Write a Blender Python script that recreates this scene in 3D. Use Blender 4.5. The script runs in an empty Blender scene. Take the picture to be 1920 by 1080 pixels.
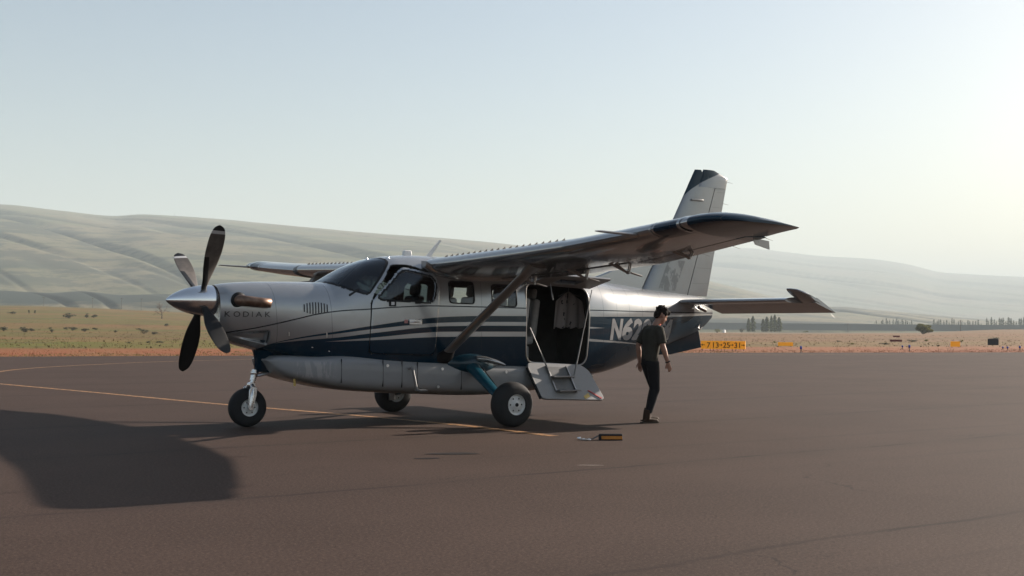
import bpy, bmesh, math, random
import numpy as np
from mathutils import Vector, Matrix, noise as mnoise
random.seed(7); RNG = np.random.default_rng(11)
sc = bpy.context.scene
COL = sc.collection
R_ = math.radians
# ------------------------------------------------------------------ camera, sky, sun, exposure
CAMP = (-5.381, -16.646, 1.418); YAW, PITCH, ROLL = R_(33.547), R_(1.832), R_(0.353); FPX = 2324.8
cam = bpy.data.cameras.new('camera'); camo = bpy.data.objects.new('camera', cam); COL.objects.link(camo)
cam.sensor_width = 36.0; cam.lens = FPX / 1920 * 36; cam.clip_start = 0.1; cam.clip_end = 60000
_F = Vector((math.sin(YAW) * math.cos(PITCH), math.cos(YAW) * math.cos(PITCH), math.sin(PITCH)))
_Rt = Vector((math.cos(YAW), -math.sin(YAW), 0)); _U = _Rt.cross(_F)
_m = Matrix((_Rt, _U, -_F)).transposed().to_4x4() @ Matrix.Rotation(ROLL, 4, 'Z')
_m.translation = CAMP; camo.matrix_world = _m; sc.camera = camo
cam.dof.use_dof = True; cam.dof.focus_distance = 20.5; cam.dof.aperture_fstop = 4.0

SUN_EL, SUN_AZ = R_(21.2), R_(90.0)          # azimuth clockwise from +Y: the sun stands behind the tail (+X)
world = bpy.data.worlds.new('World'); sc.world = world; world.use_nodes = True
wn = world.node_tree.nodes; wl = world.node_tree.links
bg = wn['Background']; sky = wn.new('ShaderNodeTexSky'); sky.sky_type = 'NISHITA'; sky.sun_disc = False
sky.sun_elevation = SUN_EL; sky.sun_rotation = SUN_AZ; sky.altitude = 60; sky.air_density = 1.0; sky.dust_density = 1.8; sky.ozone_density = 0.45
wl.new(sky.outputs[0], bg.inputs[0]); bg.inputs[1].default_value = 0.054
sl = bpy.data.lights.new('sun', 'SUN'); sl.energy = 5.0; sl.angle = R_(0.55); sl.color = (1.0, 0.88, 0.76)
slo = bpy.data.objects.new('sun', sl); COL.objects.link(slo)
_sd = Vector((math.sin(SUN_AZ) * math.cos(SUN_EL), math.cos(SUN_AZ) * math.cos(SUN_EL), math.sin(SUN_EL)))
slo.rotation_euler = _sd.to_track_quat('Z', 'Y').to_euler(); slo.location = (60, 0, 40)
vs = sc.view_settings; vs.view_transform = 'Standard'; vs.look = 'None'; vs.gamma = 1.0; vs.use_curve_mapping = False; vs.exposure = 1.42
sc.cycles.use_denoising = True; sc.cycles.max_bounces = 8; sc.cycles.transparent_max_bounces = 12; sc.cycles.volume_bounces = 1
sc.cycles.caustics_reflective = False; sc.cycles.caustics_refractive = False
HAZE_DENSITY = 1.75e-4

# ------------------------------------------------------------------ helpers
def tag(o, label=None, cat=None, group=None, kind=None):
    if label: o['label'] = label
    if cat: o['category'] = cat
    if group: o['group'] = group
    if kind: o['kind'] = kind
    return o

def empty(name, loc=(0, 0, 0), rz=0.0):
    o = bpy.data.objects.new(name, None); COL.objects.link(o); o.location = loc; o.rotation_euler = (0, 0, rz)
    o.empty_display_size = 0.2
    return o

class MB:
    def __init__(s): s.v = []; s.f = []; s.mi = []
    def add(s, vs_, fs, mi=0):
        b = len(s.v); s.v.extend([tuple(map(float, p)) for p in vs_]); s.f.extend([tuple(i + b for i in f) for f in fs]); s.mi.extend([mi] * len(fs)); return s
    def box(s, lo, hi, mi=0):
        x0, y0, z0 = lo; x1, y1, z1 = hi
        return s.add([(x0, y0, z0), (x1, y0, z0), (x1, y1, z0), (x0, y1, z0), (x0, y0, z1), (x1, y0, z1), (x1, y1, z1), (x0, y1, z1)],
                     [(0, 3, 2, 1), (4, 5, 6, 7), (0, 1, 5, 4), (1, 2, 6, 5), (2, 3, 7, 6), (3, 0, 4, 7)], mi)
    def tube(s, pts, rad, n=10, mi=0, cap=True, closed=False):
        P = [Vector(p) for p in pts]; k = len(P); rr = rad if hasattr(rad, '__len__') else [rad] * k
        vs_ = []; ref = None
        for i in range(k):
            if closed: t = P[(i + 1) % k] - P[i - 1]
            else: t = (P[min(i + 1, k - 1)] - P[max(i - 1, 0)])
            t.normalize()
            if ref is None: ref = Vector((0, 0, 1)) if abs(t.z) < .9 else Vector((1, 0, 0))
            a = t.cross(ref).normalized(); b = a.cross(t).normalized(); ref = b
            for j in range(n):
                q = 2 * math.pi * j / n; vs_.append(P[i] + (a * math.cos(q) + b * math.sin(q)) * rr[i])
        fs = []
        for i in range(k if closed else k - 1):
            i2 = (i + 1) % k
            for j in range(n): fs.append((i * n + j, i * n + (j + 1) % n, i2 * n + (j + 1) % n, i2 * n + j))
        if cap and not closed: fs.append(tuple(range(n))[::-1]); fs.append(tuple((k - 1) * n + j for j in range(n)))
        return s.add(vs_, fs, mi)
    def loft(s, rings, mi=0, cap0=True, cap1=True, closed=True):
        n = len(rings[0]); vs_ = [p for r in rings for p in r]; fs = []
        for i in range(len(rings) - 1):
            for j in range(n if closed else n - 1): fs.append((i * n + j, i * n + (j + 1) % n, (i + 1) * n + (j + 1) % n, (i + 1) * n + j))
        if cap0: fs.append(tuple(range(n))[::-1])
        if cap1: fs.append(tuple((len(rings) - 1) * n + j for j in range(n)))
        return s.add(vs_, fs, mi)
    def lathe(s, prof, c, axis='Y', n=40, mi=0):
        rings = []
        for (r, h) in prof:
            ring = []
            for j in range(n):
                q = 2 * math.pi * j / n; a, b = r * math.cos(q), r * math.sin(q)
                ring.append({'Y': (c[0] + a, c[1] + h, c[2] + b), 'X': (c[0] + h, c[1] + a, c[2] + b), 'Z': (c[0] + a, c[1] + b, c[2] + h)}[axis])
            rings.append(ring)
        return s.loft(rings, mi, prof[0][0] > 1e-4, prof[-1][0] > 1e-4)
    def prism(s, poly, d0, d1, f, mi=0):   # poly 2d, f(u,v,d)->3d
        n = len(poly); vs_ = [f(u, v, d0) for u, v in poly] + [f(u, v, d1) for u, v in poly]
        fs = [tuple(range(n))[::-1], tuple(range(n, 2 * n))] + [(i, (i + 1) % n, n + (i + 1) % n, n + i) for i in range(n)]
        return s.add(vs_, fs, mi)
    def build(s, name, mats, parent=None, smooth=True, angle=40, bevel=0, sub=0):
        me = bpy.data.meshes.new(name); me.from_pydata(s.v, [], s.f); me.validate(); me.update()
        return finish(name, me, mats, parent, smooth, angle, s.mi, bevel, sub)

def finish(name, me, mats, parent=None, smooth=True, angle=40, mi=None, bevel=0, sub=0):
    mats = mats if isinstance(mats, (list, tuple)) else [mats]
    for m in mats: me.materials.append(m)
    if mi is not None and len(mi) == len(me.polygons) and len(mats) > 1: me.polygons.foreach_set('material_index', mi)
    bm = bmesh.new(); bm.from_mesh(me); bmesh.ops.recalc_face_normals(bm, faces=bm.faces); bm.to_mesh(me); bm.free()
    if smooth:
        me.polygons.foreach_set('use_smooth', [True] * len(me.polygons))
        if angle < 180: me.set_sharp_from_angle(angle=R_(angle))
    o = bpy.data.objects.new(name, me); COL.objects.link(o)
    if parent is not None: o.parent = parent
    if bevel:
        b = o.modifiers.new('bevel', 'BEVEL'); b.width = bevel; b.segments = 2; b.limit_method = 'ANGLE'
    if sub:
        b = o.modifiers.new('sub', 'SUBSURF'); b.levels = b.render_levels = sub
    return o

# ---- material helpers
class NT:
    def __init__(s, name):
        s.m = bpy.data.materials.new(name); s.m.use_nodes = True; s.n = s.m.node_tree.nodes; s.l = s.m.node_tree.links
        s.p = s.n['Principled BSDF']; s.out = s.n['Material Output']
    def new(s, t, **k):
        nd = s.n.new(t)
        for a, b in k.items(): setattr(nd, a, b)
        return nd
    def put(s, sock, v):
        if hasattr(v, 'is_output') or isinstance(v, bpy.types.NodeSocket): s.l.new(v, sock)
        else: sock.default_value = v
    def math(s, op, a, b=0.0, c=0.0):
        nd = s.new('ShaderNodeMath', operation=op); s.put(nd.inputs[0], a); s.put(nd.inputs[1], b)
        if op in ('MULTIPLY_ADD', 'SMOOTH_MIN', 'COMPARE'): s.put(nd.inputs[2], c)
        return nd.outputs[0]
    def mix(s, fac, a, b):
        nd = s.new('ShaderNodeMix', data_type='RGBA'); s.put(nd.inputs[0], fac)
        s.put(nd.inputs[6], c4(a) if isinstance(a, tuple) else a); s.put(nd.inputs[7], c4(b) if isinstance(b, tuple) else b); return nd.outputs[2]
    def ramp(s, x, lo, hi):   # smooth 0..1
        nd = s.new('ShaderNodeMapRange', interpolation_type='SMOOTHSTEP'); s.put(nd.inputs[0], x); nd.inputs[1].default_value = lo; nd.inputs[2].default_value = hi; return nd.outputs[0]
    def obj(s): return s.new('ShaderNodeTexCoord').outputs['Object']
    def sep(s, v):
        nd = s.new('ShaderNodeSeparateXYZ'); s.l.new(v, nd.inputs[0]); return nd.outputs
    def noise(s, vec, scale, detail=4, rough=.55, stretch=None):
        if stretch:
            mp = s.new('ShaderNodeMapping'); s.l.new(vec, mp.inputs[0]); mp.inputs['Scale'].default_value = stretch; vec = mp.outputs[0]
        nd = s.new('ShaderNodeTexNoise'); s.l.new(vec, nd.inputs['Vector']); nd.inputs['Scale'].default_value = scale; nd.inputs['Detail'].default_value = detail; nd.inputs['Roughness'].default_value = rough
        return nd.outputs[0]
    def bump(s, h, strength=.2, dist=.01):
        nd = s.new('ShaderNodeBump'); s.put(nd.inputs['Height'], h); nd.inputs['Strength'].default_value = strength; nd.inputs['Distance'].default_value = dist
        s.l.new(nd.outputs[0], s.p.inputs['Normal']); return nd
    def set(s, **k):
        for a, b in k.items():
            nm = {'base': 'Base Color', 'rough': 'Roughness', 'metal': 'Metallic', 'coat': 'Coat Weight', 'coatr': 'Coat Roughness', 'spec': 'Specular IOR Level', 'emit': 'Emission Color', 'emits': 'Emission Strength', 'trans': 'Transmission Weight', 'ior': 'IOR', 'alpha': 'Alpha'}[a]
            s.put(s.p.inputs[nm], c4(b) if isinstance(b, tuple) else b)
        return s

def c4(c): return tuple(c) + (1.0,) if len(c) == 3 else tuple(c)

def simple(name, base, rough=.5, metal=0, var=.12, scale=6, bump=0, coat=0, stretch=None):
    t = NT(name); ob = t.obj(); n = t.noise(ob, scale, 5, .6, stretch)
    lo = tuple(max(0, c * (1 - var)) for c in base); hi = tuple(c * (1 + var) for c in base)
    t.set(base=t.mix(t.ramp(n, .3, .7), lo, hi), metal=metal, coat=coat, coatr=.08)
    t.set(rough=t.math('MULTIPLY_ADD', n, .2, rough - .1), spec=.2 if rough > .5 else .5)
    if bump: t.bump(t.noise(ob, scale * 8, 4), bump, .004)
    return t.m

def pchip(xs, ys):
    xs = np.array(xs, float); ys = np.array(ys, float); h = np.diff(xs); d = np.diff(ys) / h; m = np.zeros_like(ys)
    for i in range(1, len(xs) - 1):
        if d[i - 1] * d[i] > 0: w1 = 2 * h[i] + h[i - 1]; w2 = h[i] + 2 * h[i - 1]; m[i] = (w1 + w2) / (w1 / d[i - 1] + w2 / d[i])
    m[0] = d[0]; m[-1] = d[-1]
    def f(x):
        x = np.clip(np.asarray(x, float), xs[0], xs[-1]); i = np.clip(np.searchsorted(xs, x) - 1, 0, len(xs) - 2); t = (x - xs[i]) / h[i]
        return ((1 + 2 * t) * (1 - t) ** 2 * ys[i] + t * (1 - t) ** 2 * h[i] * m[i] + t * t * (3 - 2 * t) * ys[i + 1] + t * t * (t - 1) * h[i] * m[i + 1])
    return f

# ---- value noise for terrain (numpy)
def vnoise(x, y, seed=0):
    xi = np.floor(x).astype(np.int64); yi = np.floor(y).astype(np.int64); xf = x - xi; yf = y - yi
    def hsh(a, b):
        n = (a * 374761393 + b * 668265263 + seed * 1442695) & 0xffffffff
        n = ((n ^ (n >> 13)) * 1274126177) & 0xffffffff
        return ((n ^ (n >> 16)) & 0xffff) / 65535.0
    u = xf * xf * xf * (xf * (xf * 6 - 15) + 10); v = yf * yf * yf * (yf * (yf * 6 - 15) + 10)
    return (hsh(xi, yi) * (1 - u) + hsh(xi + 1, yi) * u) * (1 - v) + (hsh(xi, yi + 1) * (1 - u) + hsh(xi + 1, yi + 1) * u) * v
def fbm(x, y, oct=5, seed=0):
    s = 0; a = .5; t = 0
    for o in range(oct): s = s + a * vnoise(x * 2 ** o, y * 2 ** o, seed + o); t += a; a *= .5
    return s / t

# ------------------------------------------------------------------ terrain (one sheet to the horizon), apron, markings
H0 = CAMP[2]
def hz(p): return 614.4 + (p - 960) * 0.00616
def interp(tab): 
    a = np.array(tab, float); return lambda p: np.interp(p, a[:, 0], a[:, 1])
yA = pchip([-1600, -900, -400, 0, 110, 215, 262, 330, 400, 560, 700, 830, 960, 1100, 1250, 1400, 1550, 1700, 3500], [400, 372, 378, 386, 398, 408, 405, 408, 413, 428, 440, 449, 461, 480, 510, 545, 580, 616, 640])
yB = pchip([-1600, 500, 1000, 1200, 1340, 1400, 1470, 1530, 1640, 1700, 1770, 1800, 1920, 2300, 3500], [620, 560, 486, 468, 464, 465, 472, 479, 486, 495, 511, 513, 519, 528, 545])
yC = pchip([-1600, 900, 1200, 1330, 1440, 1500, 1570, 1640, 1700, 1800, 1920, 2300, 3500], [650, 640, 612, 598, 583, 577, 575, 581, 586, 595, 602, 606, 608])
yD = pchip([-1600, -400, 0, 100, 150, 230, 300, 420, 600, 900, 3500], [552, 550, 545, 549, 546, 553, 551, 560, 585, 622, 640])
yF = pchip([-1600, 0, 300, 480, 700, 1000, 1500, 1700, 1900, 2300, 3500], [578, 576, 585, 594, 607, 619, 624, 624, 618, 617, 618])
def smooth(t): t = np.clip(t, 0, 1); return t * t * (3 - 2 * t)
def terrain_z(az, r):
    az = np.asarray(az, float); r = np.asarray(r, float)
    ca = np.cos(np.clip(az, -1.05, 1.05)); p = 960 + FPX * np.tan(np.clip(az, -1.05, 1.05))
    fade = smooth((1.75 - np.abs(az)) / .7)                     # behind the camera the land flattens out
    lift = lambda y, rr: (hz(p) - y(p)) / FPX * rr * ca + H0
    s = az * 4000.0
    zf = lift(yF, 800.) * fade
    z = -0.04 + np.where(r > 110, (zf + .04) * smooth((r - 110) / 690.) ** 1.15, 0) - 4.0 * smooth((r - 900) / 500) * (p > -9999)
    z = z + smooth((r - 90) / 200) * (fbm(az * r / 60., r / 60., 3, 5) - .5) * .9
    n1 = fbm(s / 900 + r / 1500, r / 2200, 5, 21); n2 = fbm(s / 300 + r / 480, r / 900, 4, 33)
    rid = 1 - np.abs(2 * fbm(s / 700 + r / 1100., r / 4200., 3, 41) - 1)
    rid2 = 1 - np.abs(2 * fbm(s / 260 + r / 420., r / 2600., 2, 47) - 1)
    def layer(y, rc, rf, zfoot, k, gul):
        zc = lift(y, rc) * fade; t = np.clip((r - rf) / (rc - rf), 0, 1)
        prof = zfoot + (zc - zfoot) * (t ** k * (1 - .25 * t) / .75)
        back = np.clip((r - rc) / (rc * .6), 0, 1); prof = np.where(r > rc, zc - (zc - zfoot) * smooth(back) * .55, prof)
        env = np.clip(t * 4, 0, 1) * np.clip((1 - t) * 3.2, 0, 1)
        hh = np.maximum(zc - zfoot, 0)
        return np.where(r < rf, -1e3, prof - hh * gul * env * (np.clip((rid - .87) / .13, 0, 1) ** 1.5 * .70 + np.clip((rid2 - .90) / .10, 0, 1) ** 1.4 * .40 - .30 * (n1 - .5) - .12 * (n2 - .5)))
    z = np.maximum(z, layer(yD, 1480., 1230., 2., .55, .35))
    z = np.maximum(z, layer(yC, 2900., 1700., -6., .8, .30))
    z = np.maximum(z, layer(yA, 5200., 1500., 8., .92, .055))
    z = np.maximum(z, layer(yB, 9500., 4200., 0., 1.15, .07))
    return z
azs = np.concatenate([np.radians(np.arange(-180, -40, 3.)), np.radians(np.arange(-40, 40, .1)), np.radians(np.arange(40, 180, 3.))])
rs = np.concatenate([[2.], np.geomspace(25, 110, 14), np.geomspace(118, 1200, 70), np.geomspace(1212, 9800, 330), np.geomspace(10000, 14000, 12)])
AZ, RR = np.meshgrid(azs, rs); Zt = terrain_z(AZ, RR)
WX = CAMP[0] + RR * np.sin(AZ + YAW); WY = CAMP[1] + RR * np.cos(AZ + YAW)
nA, nR = len(azs), len(rs)
V = np.stack([WX, WY, Zt], -1).reshape(-1, 3)
idx = np.arange(nA * nR).reshape(nR, nA); nx = np.roll(idx, -1, 1)
Fq = np.stack([idx[:-1], nx[:-1], nx[1:], idx[1:]], -1).reshape(-1, 4)
me = bpy.data.meshes.new('terrain'); me.from_pydata(V.tolist(), [], Fq.tolist() + [tuple(range(nA))[::-1]]); me.update()
def ground_at(x, y):
    dx, dy = x - CAMP[0], y - CAMP[1]; a = (math.atan2(dx, dy) - YAW + math.pi) % (2 * math.pi) - math.pi
    return float(terrain_z(np.array([a]), np.array([math.hypot(dx, dy)]))[0])
def px_at(px, r):     # ground point in the viewing direction of picture column px, r metres away
    a = math.atan((px - 960) / FPX); x = CAMP[0] + r * math.sin(a + YAW); y = CAMP[1] + r * math.cos(a + YAW)
    return x, y, float(terrain_z(np.array([a]), np.array([r]))[0])

t = NT('dry grassland'); ob = t.obj(); X, Y, Z = t.sep(ob)
vr = t.new('ShaderNodeVectorMath', operation='DISTANCE'); t.l.new(ob, vr.inputs[0]); vr.inputs[1].default_value = (CAMP[0], CAMP[1], 0); rd = vr.outputs['Value']
band = t.noise(ob, 1.0, 3, .5, (.006, .045, .0)); patch = t.noise(ob, 1.0, 5, .6, (.03, .09, .0)); fine = t.noise(ob, 1.0, 5, .7, (.5, .28, .5)); streak = t.noise(ob, 1.0, 6, .7, (.09, .035, .0))
col = t.mix(t.ramp(band, .38, .60), (.165, .086, .034), (.102, .088, .022))
dry = t.ramp(t.math('MULTIPLY_ADD', X, .6, t.math('MULTIPLY', Y, -.4)), -35., 15.)
col = t.mix(t.math('MULTIPLY', dry, .75), col, (.172, .086, .043))
col = t.mix(t.math('MULTIPLY', t.ramp(patch, .50, .62), t.math('MULTIPLY_ADD', dry, -.55, .85)), col, (.082, .092, .022))
col = t.mix(t.math('MULTIPLY', t.ramp(patch, .47, .34), .6), col, (.17, .085, .046))
edge = t.math('ADD', t.math('MULTIPLY_ADD', X, .11, Y), t.math('MULTIPLY', band, 14.0))
verge = t.math('SUBTRACT', 1.0, t.ramp(edge, 62., 80.))
col = t.mix(t.math('MULTIPLY', verge, .92), col, t.mix(t.ramp(patch, .35, .65), (.215, .068, .028), (.235, .090, .038)))
green = t.math('MULTIPLY', t.ramp(edge, 66., 80.), t.math('SUBTRACT', 1.0, t.ramp(edge, 96., 125.)))
col = t.mix(t.math('MULTIPLY', t.math('MULTIPLY', green, t.math('MULTIPLY_ADD', dry, -.7, 1.0)), t.ramp(patch, .38, .50)), col, (.098, .100, .014))
col = t.mix(t.math('MULTIPLY', t.ramp(fine, .60, .8), .5), col, (.065, .045, .026))
col = t.mix(t.math('MULTIPLY', t.ramp(fine, .42, .2), .4), col, (.21, .135, .065))
col = t.mix(t.math('MULTIPLY', t.ramp(streak, .53, .64), .65), col, (.080, .050, .022)); col = t.mix(t.math('MULTIPLY', t.ramp(streak, .46, .36), .45), col, (.19, .112, .045))
hp = t.noise(ob, 1.0, 6, .6, (.0022, .0022, .006)); hp2 = t.noise(ob, 1.0, 6, .7, (.010, .010, .03))
hill = t.mix(t.ramp(hp, .38, .62), (.150, .128, .080), (.110, .116, .064))
hill = t.mix(t.math('MULTIPLY', t.ramp(hp2, .52, .72), .55), hill, (.165, .132, .092))
hill = t.mix(t.math('MULTIPLY', t.ramp(hp2, .46, .34), .55), hill, (.045, .055, .034))
dots = t.noise(ob, 1.0, 4, .75, (.028, .028, .06)); hill = t.mix(t.math('MULTIPLY', t.ramp(dots, .52, .62), .7), hill, (.040, .046, .030))
scrub = t.noise(ob, 1.0, 5, .7, (.004, .004, .03))
rdn = t.math('MULTIPLY_ADD', scrub, 260., rd)
def ring(a0, a1, b0, b1): return t.math('MULTIPLY', t.ramp(rdn, a0, a1), t.math('SUBTRACT', 1.0, t.ramp(rdn, b0, b1)))
hill = t.mix(t.math('MULTIPLY', ring(1390., 1430., 1660., 1740.), t.ramp(scrub, .30, .40)), hill, (.016, .026, .022))
hill = t.mix(t.math('MULTIPLY', ring(880., 905., 950., 985.), t.ramp(t.noise(ob, 1.0, 4, .6, (.012, .012, .0)), .42, .5)), hill, (.022, .028, .018))
hill = t.mix(t.math('MULTIPLY', ring(1800., 1950., 3000., 3400.), t.math('MULTIPLY', t.ramp(scrub, .47, .53), .7)), hill, (.026, .036, .030))
col = t.mix(t.ramp(rd, 600., 900.), col, hill)
t.set(base=col, rough=.95, spec=.15); t.bump(fine, .5, .05)
tag(finish('terrain', me, t.m, None, True, 180), kind='structure')
M_field = t.m

# apron
def lerp_edge(x):      # far edge of the apron
    return float(np.interp(x, [-200, -60, 0, 17, 45, 67, 120, 260], [62, 47, 42.6, 39.9, 38.6, 33.2, 27, 10]))
pts = [(float(x), lerp_edge(x) + (mnoise.noise((x * .35, 3.3, 0)) * .22 + mnoise.noise((x * 1.7, 1.3, 0)) * .10)) for x in np.arange(-190, 250, .5)]
poly = pts + [(250, -90), (-190, -90)]
m = MB(); m.add([(x, y, 0.0) for x, y in poly], [tuple(range(len(poly)))[::-1]])
t = NT('asphalt'); ob = t.obj(); X, Y, Z = t.sep(ob)
big = t.noise(ob, .35, 5, .6); mid = t.noise(ob, 1.0, 6, .65, (.9, 2.4, 1)); grit = t.noise(ob, 42, 3, .8); grit2 = t.noise(ob, 14, 4, .8)
col = t.mix(t.ramp(big, .3, .7), (0.0451, 0.0292, 0.0231), (0.0565, 0.0369, 0.0293))
col = t.mix(t.math('MULTIPLY', t.ramp(mid, .55, .8), .35), col, (0.0349, 0.0228, 0.0182))
col = t.mix(t.math('MULTIPLY', t.ramp(grit, .52, .66), .85), col, (0.1006, 0.0673, 0.0535))
col = t.mix(t.math('MULTIPLY', t.ramp(grit, .46, .33), .8), col, (0.0164, 0.0108, 0.0089))
col = t.mix(t.math('MULTIPLY', t.ramp(grit2, .56, .70), .5), col, (0.0267, 0.0175, 0.0140))
# paving lane seams, roughly 4 m apart along the apron
sv = t.math('ADD', t.math('MULTIPLY_ADD', X, -.055, Y), t.math('MULTIPLY', t.noise(ob, .5, 4, .6), .38))
fr = t.math('PINGPONG', t.math('ADD', sv, 6.62), 2.03)
brk = t.ramp(t.noise(ob, .8, 4, .6), .38, .6)
seam = t.math('MULTIPLY', t.math('SUBTRACT', 1.0, t.ramp(fr, .008, .055)), t.math('MULTIPLY_ADD', brk, .55, .15))
col = t.mix(seam, col, (0.0164, 0.0116, 0.0102))
wide = t.math('MULTIPLY', t.math('SUBTRACT', 1.0, t.ramp(fr, .0, .5)), .16); col = t.mix(wide, col, (0.0287, 0.0206, 0.0178))
vo = t.new('ShaderNodeTexVoronoi', feature='DISTANCE_TO_EDGE'); wv = t.new('ShaderNodeVectorMath', operation='ADD'); t.l.new(ob, wv.inputs[0]); nz = t.new('ShaderNodeTexNoise'); nz.inputs['Scale'].default_value = 1.3; nz.inputs['Detail'].default_value = 5; t.l.new(ob, nz.inputs['Vector']); t.l.new(nz.outputs['Color'], wv.inputs[1]); t.l.new(wv.outputs[0], vo.inputs['Vector']); vo.inputs['Scale'].default_value = .21
crack = t.math('MULTIPLY', t.math('SUBTRACT', 1.0, t.ramp(vo.outputs['Distance'], .0006, .004)), t.math('MULTIPLY', t.ramp(t.noise(ob, .3, 3, .6), .50, .62), .55)); col = t.mix(crack, col, (0.0123, 0.0097, 0.0088))
tyr = t.ramp(t.noise(ob, 1.0, 3, .5, (.035, 2.6, 1)), .60, .70); col = t.mix(t.math('MULTIPLY', tyr, .22), col, (0.0195, 0.0150, 0.0132))
st = t.ramp(t.noise(ob, 1.0, 4, .6, (.5, 1.2, 1)), .66, .74); col = t.mix(t.math('MULTIPLY', st, .35), col, (0.0236, 0.0161, 0.0136))
t.set(base=col, rough=t.math('MULTIPLY_ADD', grit2, .1, .76), spec=.10)
t.bump(t.math('MULTIPLY_ADD', grit, .7, t.math('MULTIPLY', grit2, .5)), .55, .006)
M_asphalt = t.m
apron = tag(m.build('apron', M_asphalt, None, False), kind='structure')
t = NT('worn yellow paint'); ob = t.obj(); wear = t.ramp(t.noise(ob, 9, 6, .75), .36, .62)
t.set(base=t.mix(wear, (.075, .05, .03), (.36, .165, .045)), rough=.7); M_yellow = t.m
def ribbon(pts, w, name):
    xs = np.array([p[0] for p in pts]); ys = np.array([p[1] for p in pts]); n = len(pts); u = np.arange(n)
    fx, fy = pchip(u, xs), pchip(u, ys); uu = np.linspace(0, n - 1, 40 * n); P = np.stack([fx(uu), fy(uu)], -1); T = np.gradient(P, axis=0); T /= np.linalg.norm(T, axis=1)[:, None]; N = np.stack([-T[:, 1], T[:, 0]], -1)
    ww = w / 2 * (1 + .07 * RNG.standard_normal(len(uu)))[:, None]
    L = P + N * ww; Rr = P - N * ww; k = len(uu)
    mm = MB(); mm.add([(a, b, .004) for a, b in L] + [(a, b, .004) for a, b in Rr], [(i, k + i, k + i + 1, i + 1) for i in range(k - 1)])
    return mm.build(name, M_yellow, apron, False)
ribbon([(-2.2, 32), (-.6, 22.6), (.83, 14.79), (1.85, 9.5), (2.62, 5.22), (3.61, .84), (4.0, -1.6), (4.10, -3.38)], .16, 'painted_line')
ribbon([(.2, 13.0), (1.1, 18.6), (2.43, 22.95), (4.1, 25.9), (6.6, 28.6), (10.07, 31.45), (14.84, 33.6), (22, 35.0), (34, 34.6), (60, 30)], .15, 'painted_line')
# cracked spots on the pavement
def patchy(name, x, y, sx, sy, rz, mat, seed):
    mm = MB(); k = 22; vs_ = [(0, 0, 0)]
    for i in range(k):
        q = 2 * math.pi * i / k; rr = 1 + .35 * mnoise.noise((math.cos(q) * 1.7 + seed, math.sin(q) * 1.7, seed)); vs_.append((math.cos(q) * sx * rr, math.sin(q) * sy * rr, 0))
    mm.add(vs_, [(0, i + 1, (i + 1) % k + 1) for i in range(k)]); o = mm.build(name, mat, apron, False); o.location = (x, y, .004); o.rotation_euler = (0, 0, rz); return o
M_tar = simple('tar patch', (.016, .013, .012), .6); M_chip = simple('bare concrete chip', (.17, .14, .12), .9)
patchy('tar_spot', 1.79, -4.66, .30, .10, R_(-25), M_tar, 1.0); patchy('tar_spot', 1.3, -4.95, .16, .05, R_(-20), M_tar, 4.0); patchy('bare_spot', 2.4, -6.38, .14, .035, R_(-33), M_chip, 8.0)

# ------------------------------------------------------------------ aircraft materials
NAVY = (.003, .019, .036); SILVER = (.37, .38, .385)
def fcurve(t, x, tab, z0=0.0, z1=2.5):      # node: x (metres) -> z (metres) through the points of tab
    fx = pchip([a for a, b in tab], [b for a, b in tab]); nd = t.new('ShaderNodeFloatCurve'); cv = nd.mapping.curves[0]
    pp = [(min(max(a / 10.0, 0), 1), (b - z0) / (z1 - z0)) for a, b in tab]
    cv.points[0].location = (0, pp[0][1]); cv.points[1].location = (1, pp[-1][1])
    for a, b in pp: cv.points.new(a, b)
    for q in cv.points: q.handle_type = 'AUTO_CLAMPED'
    nd.mapping.update(); t.put(nd.inputs[1], t.math('MULTIPLY', x, .1))
    return t.math('MULTIPLY_ADD', nd.outputs[0], z1 - z0, z0)
def paint_finish(t, col, rough=.32, coat=.7, wav=.02, metal=.0):
    ob = t.obj(); d = t.noise(ob, 3.0, 5, .6); d2 = t.noise(ob, 40, 3, .6)
    col = t.mix(t.math('MULTIPLY', t.ramp(d, .5, .8), .15), col, (.12, .11, .10))
    t.set(base=col, rough=t.math('MULTIPLY_ADD', d2, .03, rough - .015), coat=coat, coatr=.025, metal=metal, spec=.12)
    t.bump(t.noise(ob, 2.2, 1, .5), wav, .12)
    return t.m
t = NT('fuselage livery'); ob = t.obj(); X, Y, Z = t.sep(ob)
B0 = fcurve(t, X, [(.6, .9), (1.05, .95), (1.23, 1.075), (1.4, 1.172), (1.75, 1.262), (2.35, 1.36), (2.78, 1.43), (3.86, 1.565), (5.43, 1.60), (7.0, 1.605), (8.0, 1.615), (9.0, 1.63), (10., 1.66)])
B1 = fcurve(t, X, [(1.2, 1.05), (1.4, 1.165), (1.75, 1.243), (2.35, 1.325), (2.78, 1.38), (3.86, 1.483), (5.43, 1.505), (6.6, 1.445), (7.15, 1.42), (10., 1.42)])
B2 = fcurve(t, X, [(1.2, 1.07), (1.4, 1.167), (1.75, 1.215), (2.35, 1.269), (2.78, 1.324), (3.86, 1.43), (5.43, 1.447), (6.6, 1.41), (7.15, 1.425), (10., 1.43)])
B3 = fcurve(t, X, [(1.2, 1.0), (2.1, 1.197), (2.35, 1.222), (2.78, 1.26), (3.86, 1.35), (5.43, 1.356), (6.7, 1.245), (7.4, 1.20), (8.1, 1.14), (10., 1.0)])
B4 = fcurve(t, X, [(1.2, 1.05), (2.1, 1.198), (2.35, 1.208), (2.78, 1.225), (3.86, 1.275), (5.43, 1.281), (6.7, 1.205), (7.4, 1.175), (8.1, 1.14), (10., 1.1)])
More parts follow.
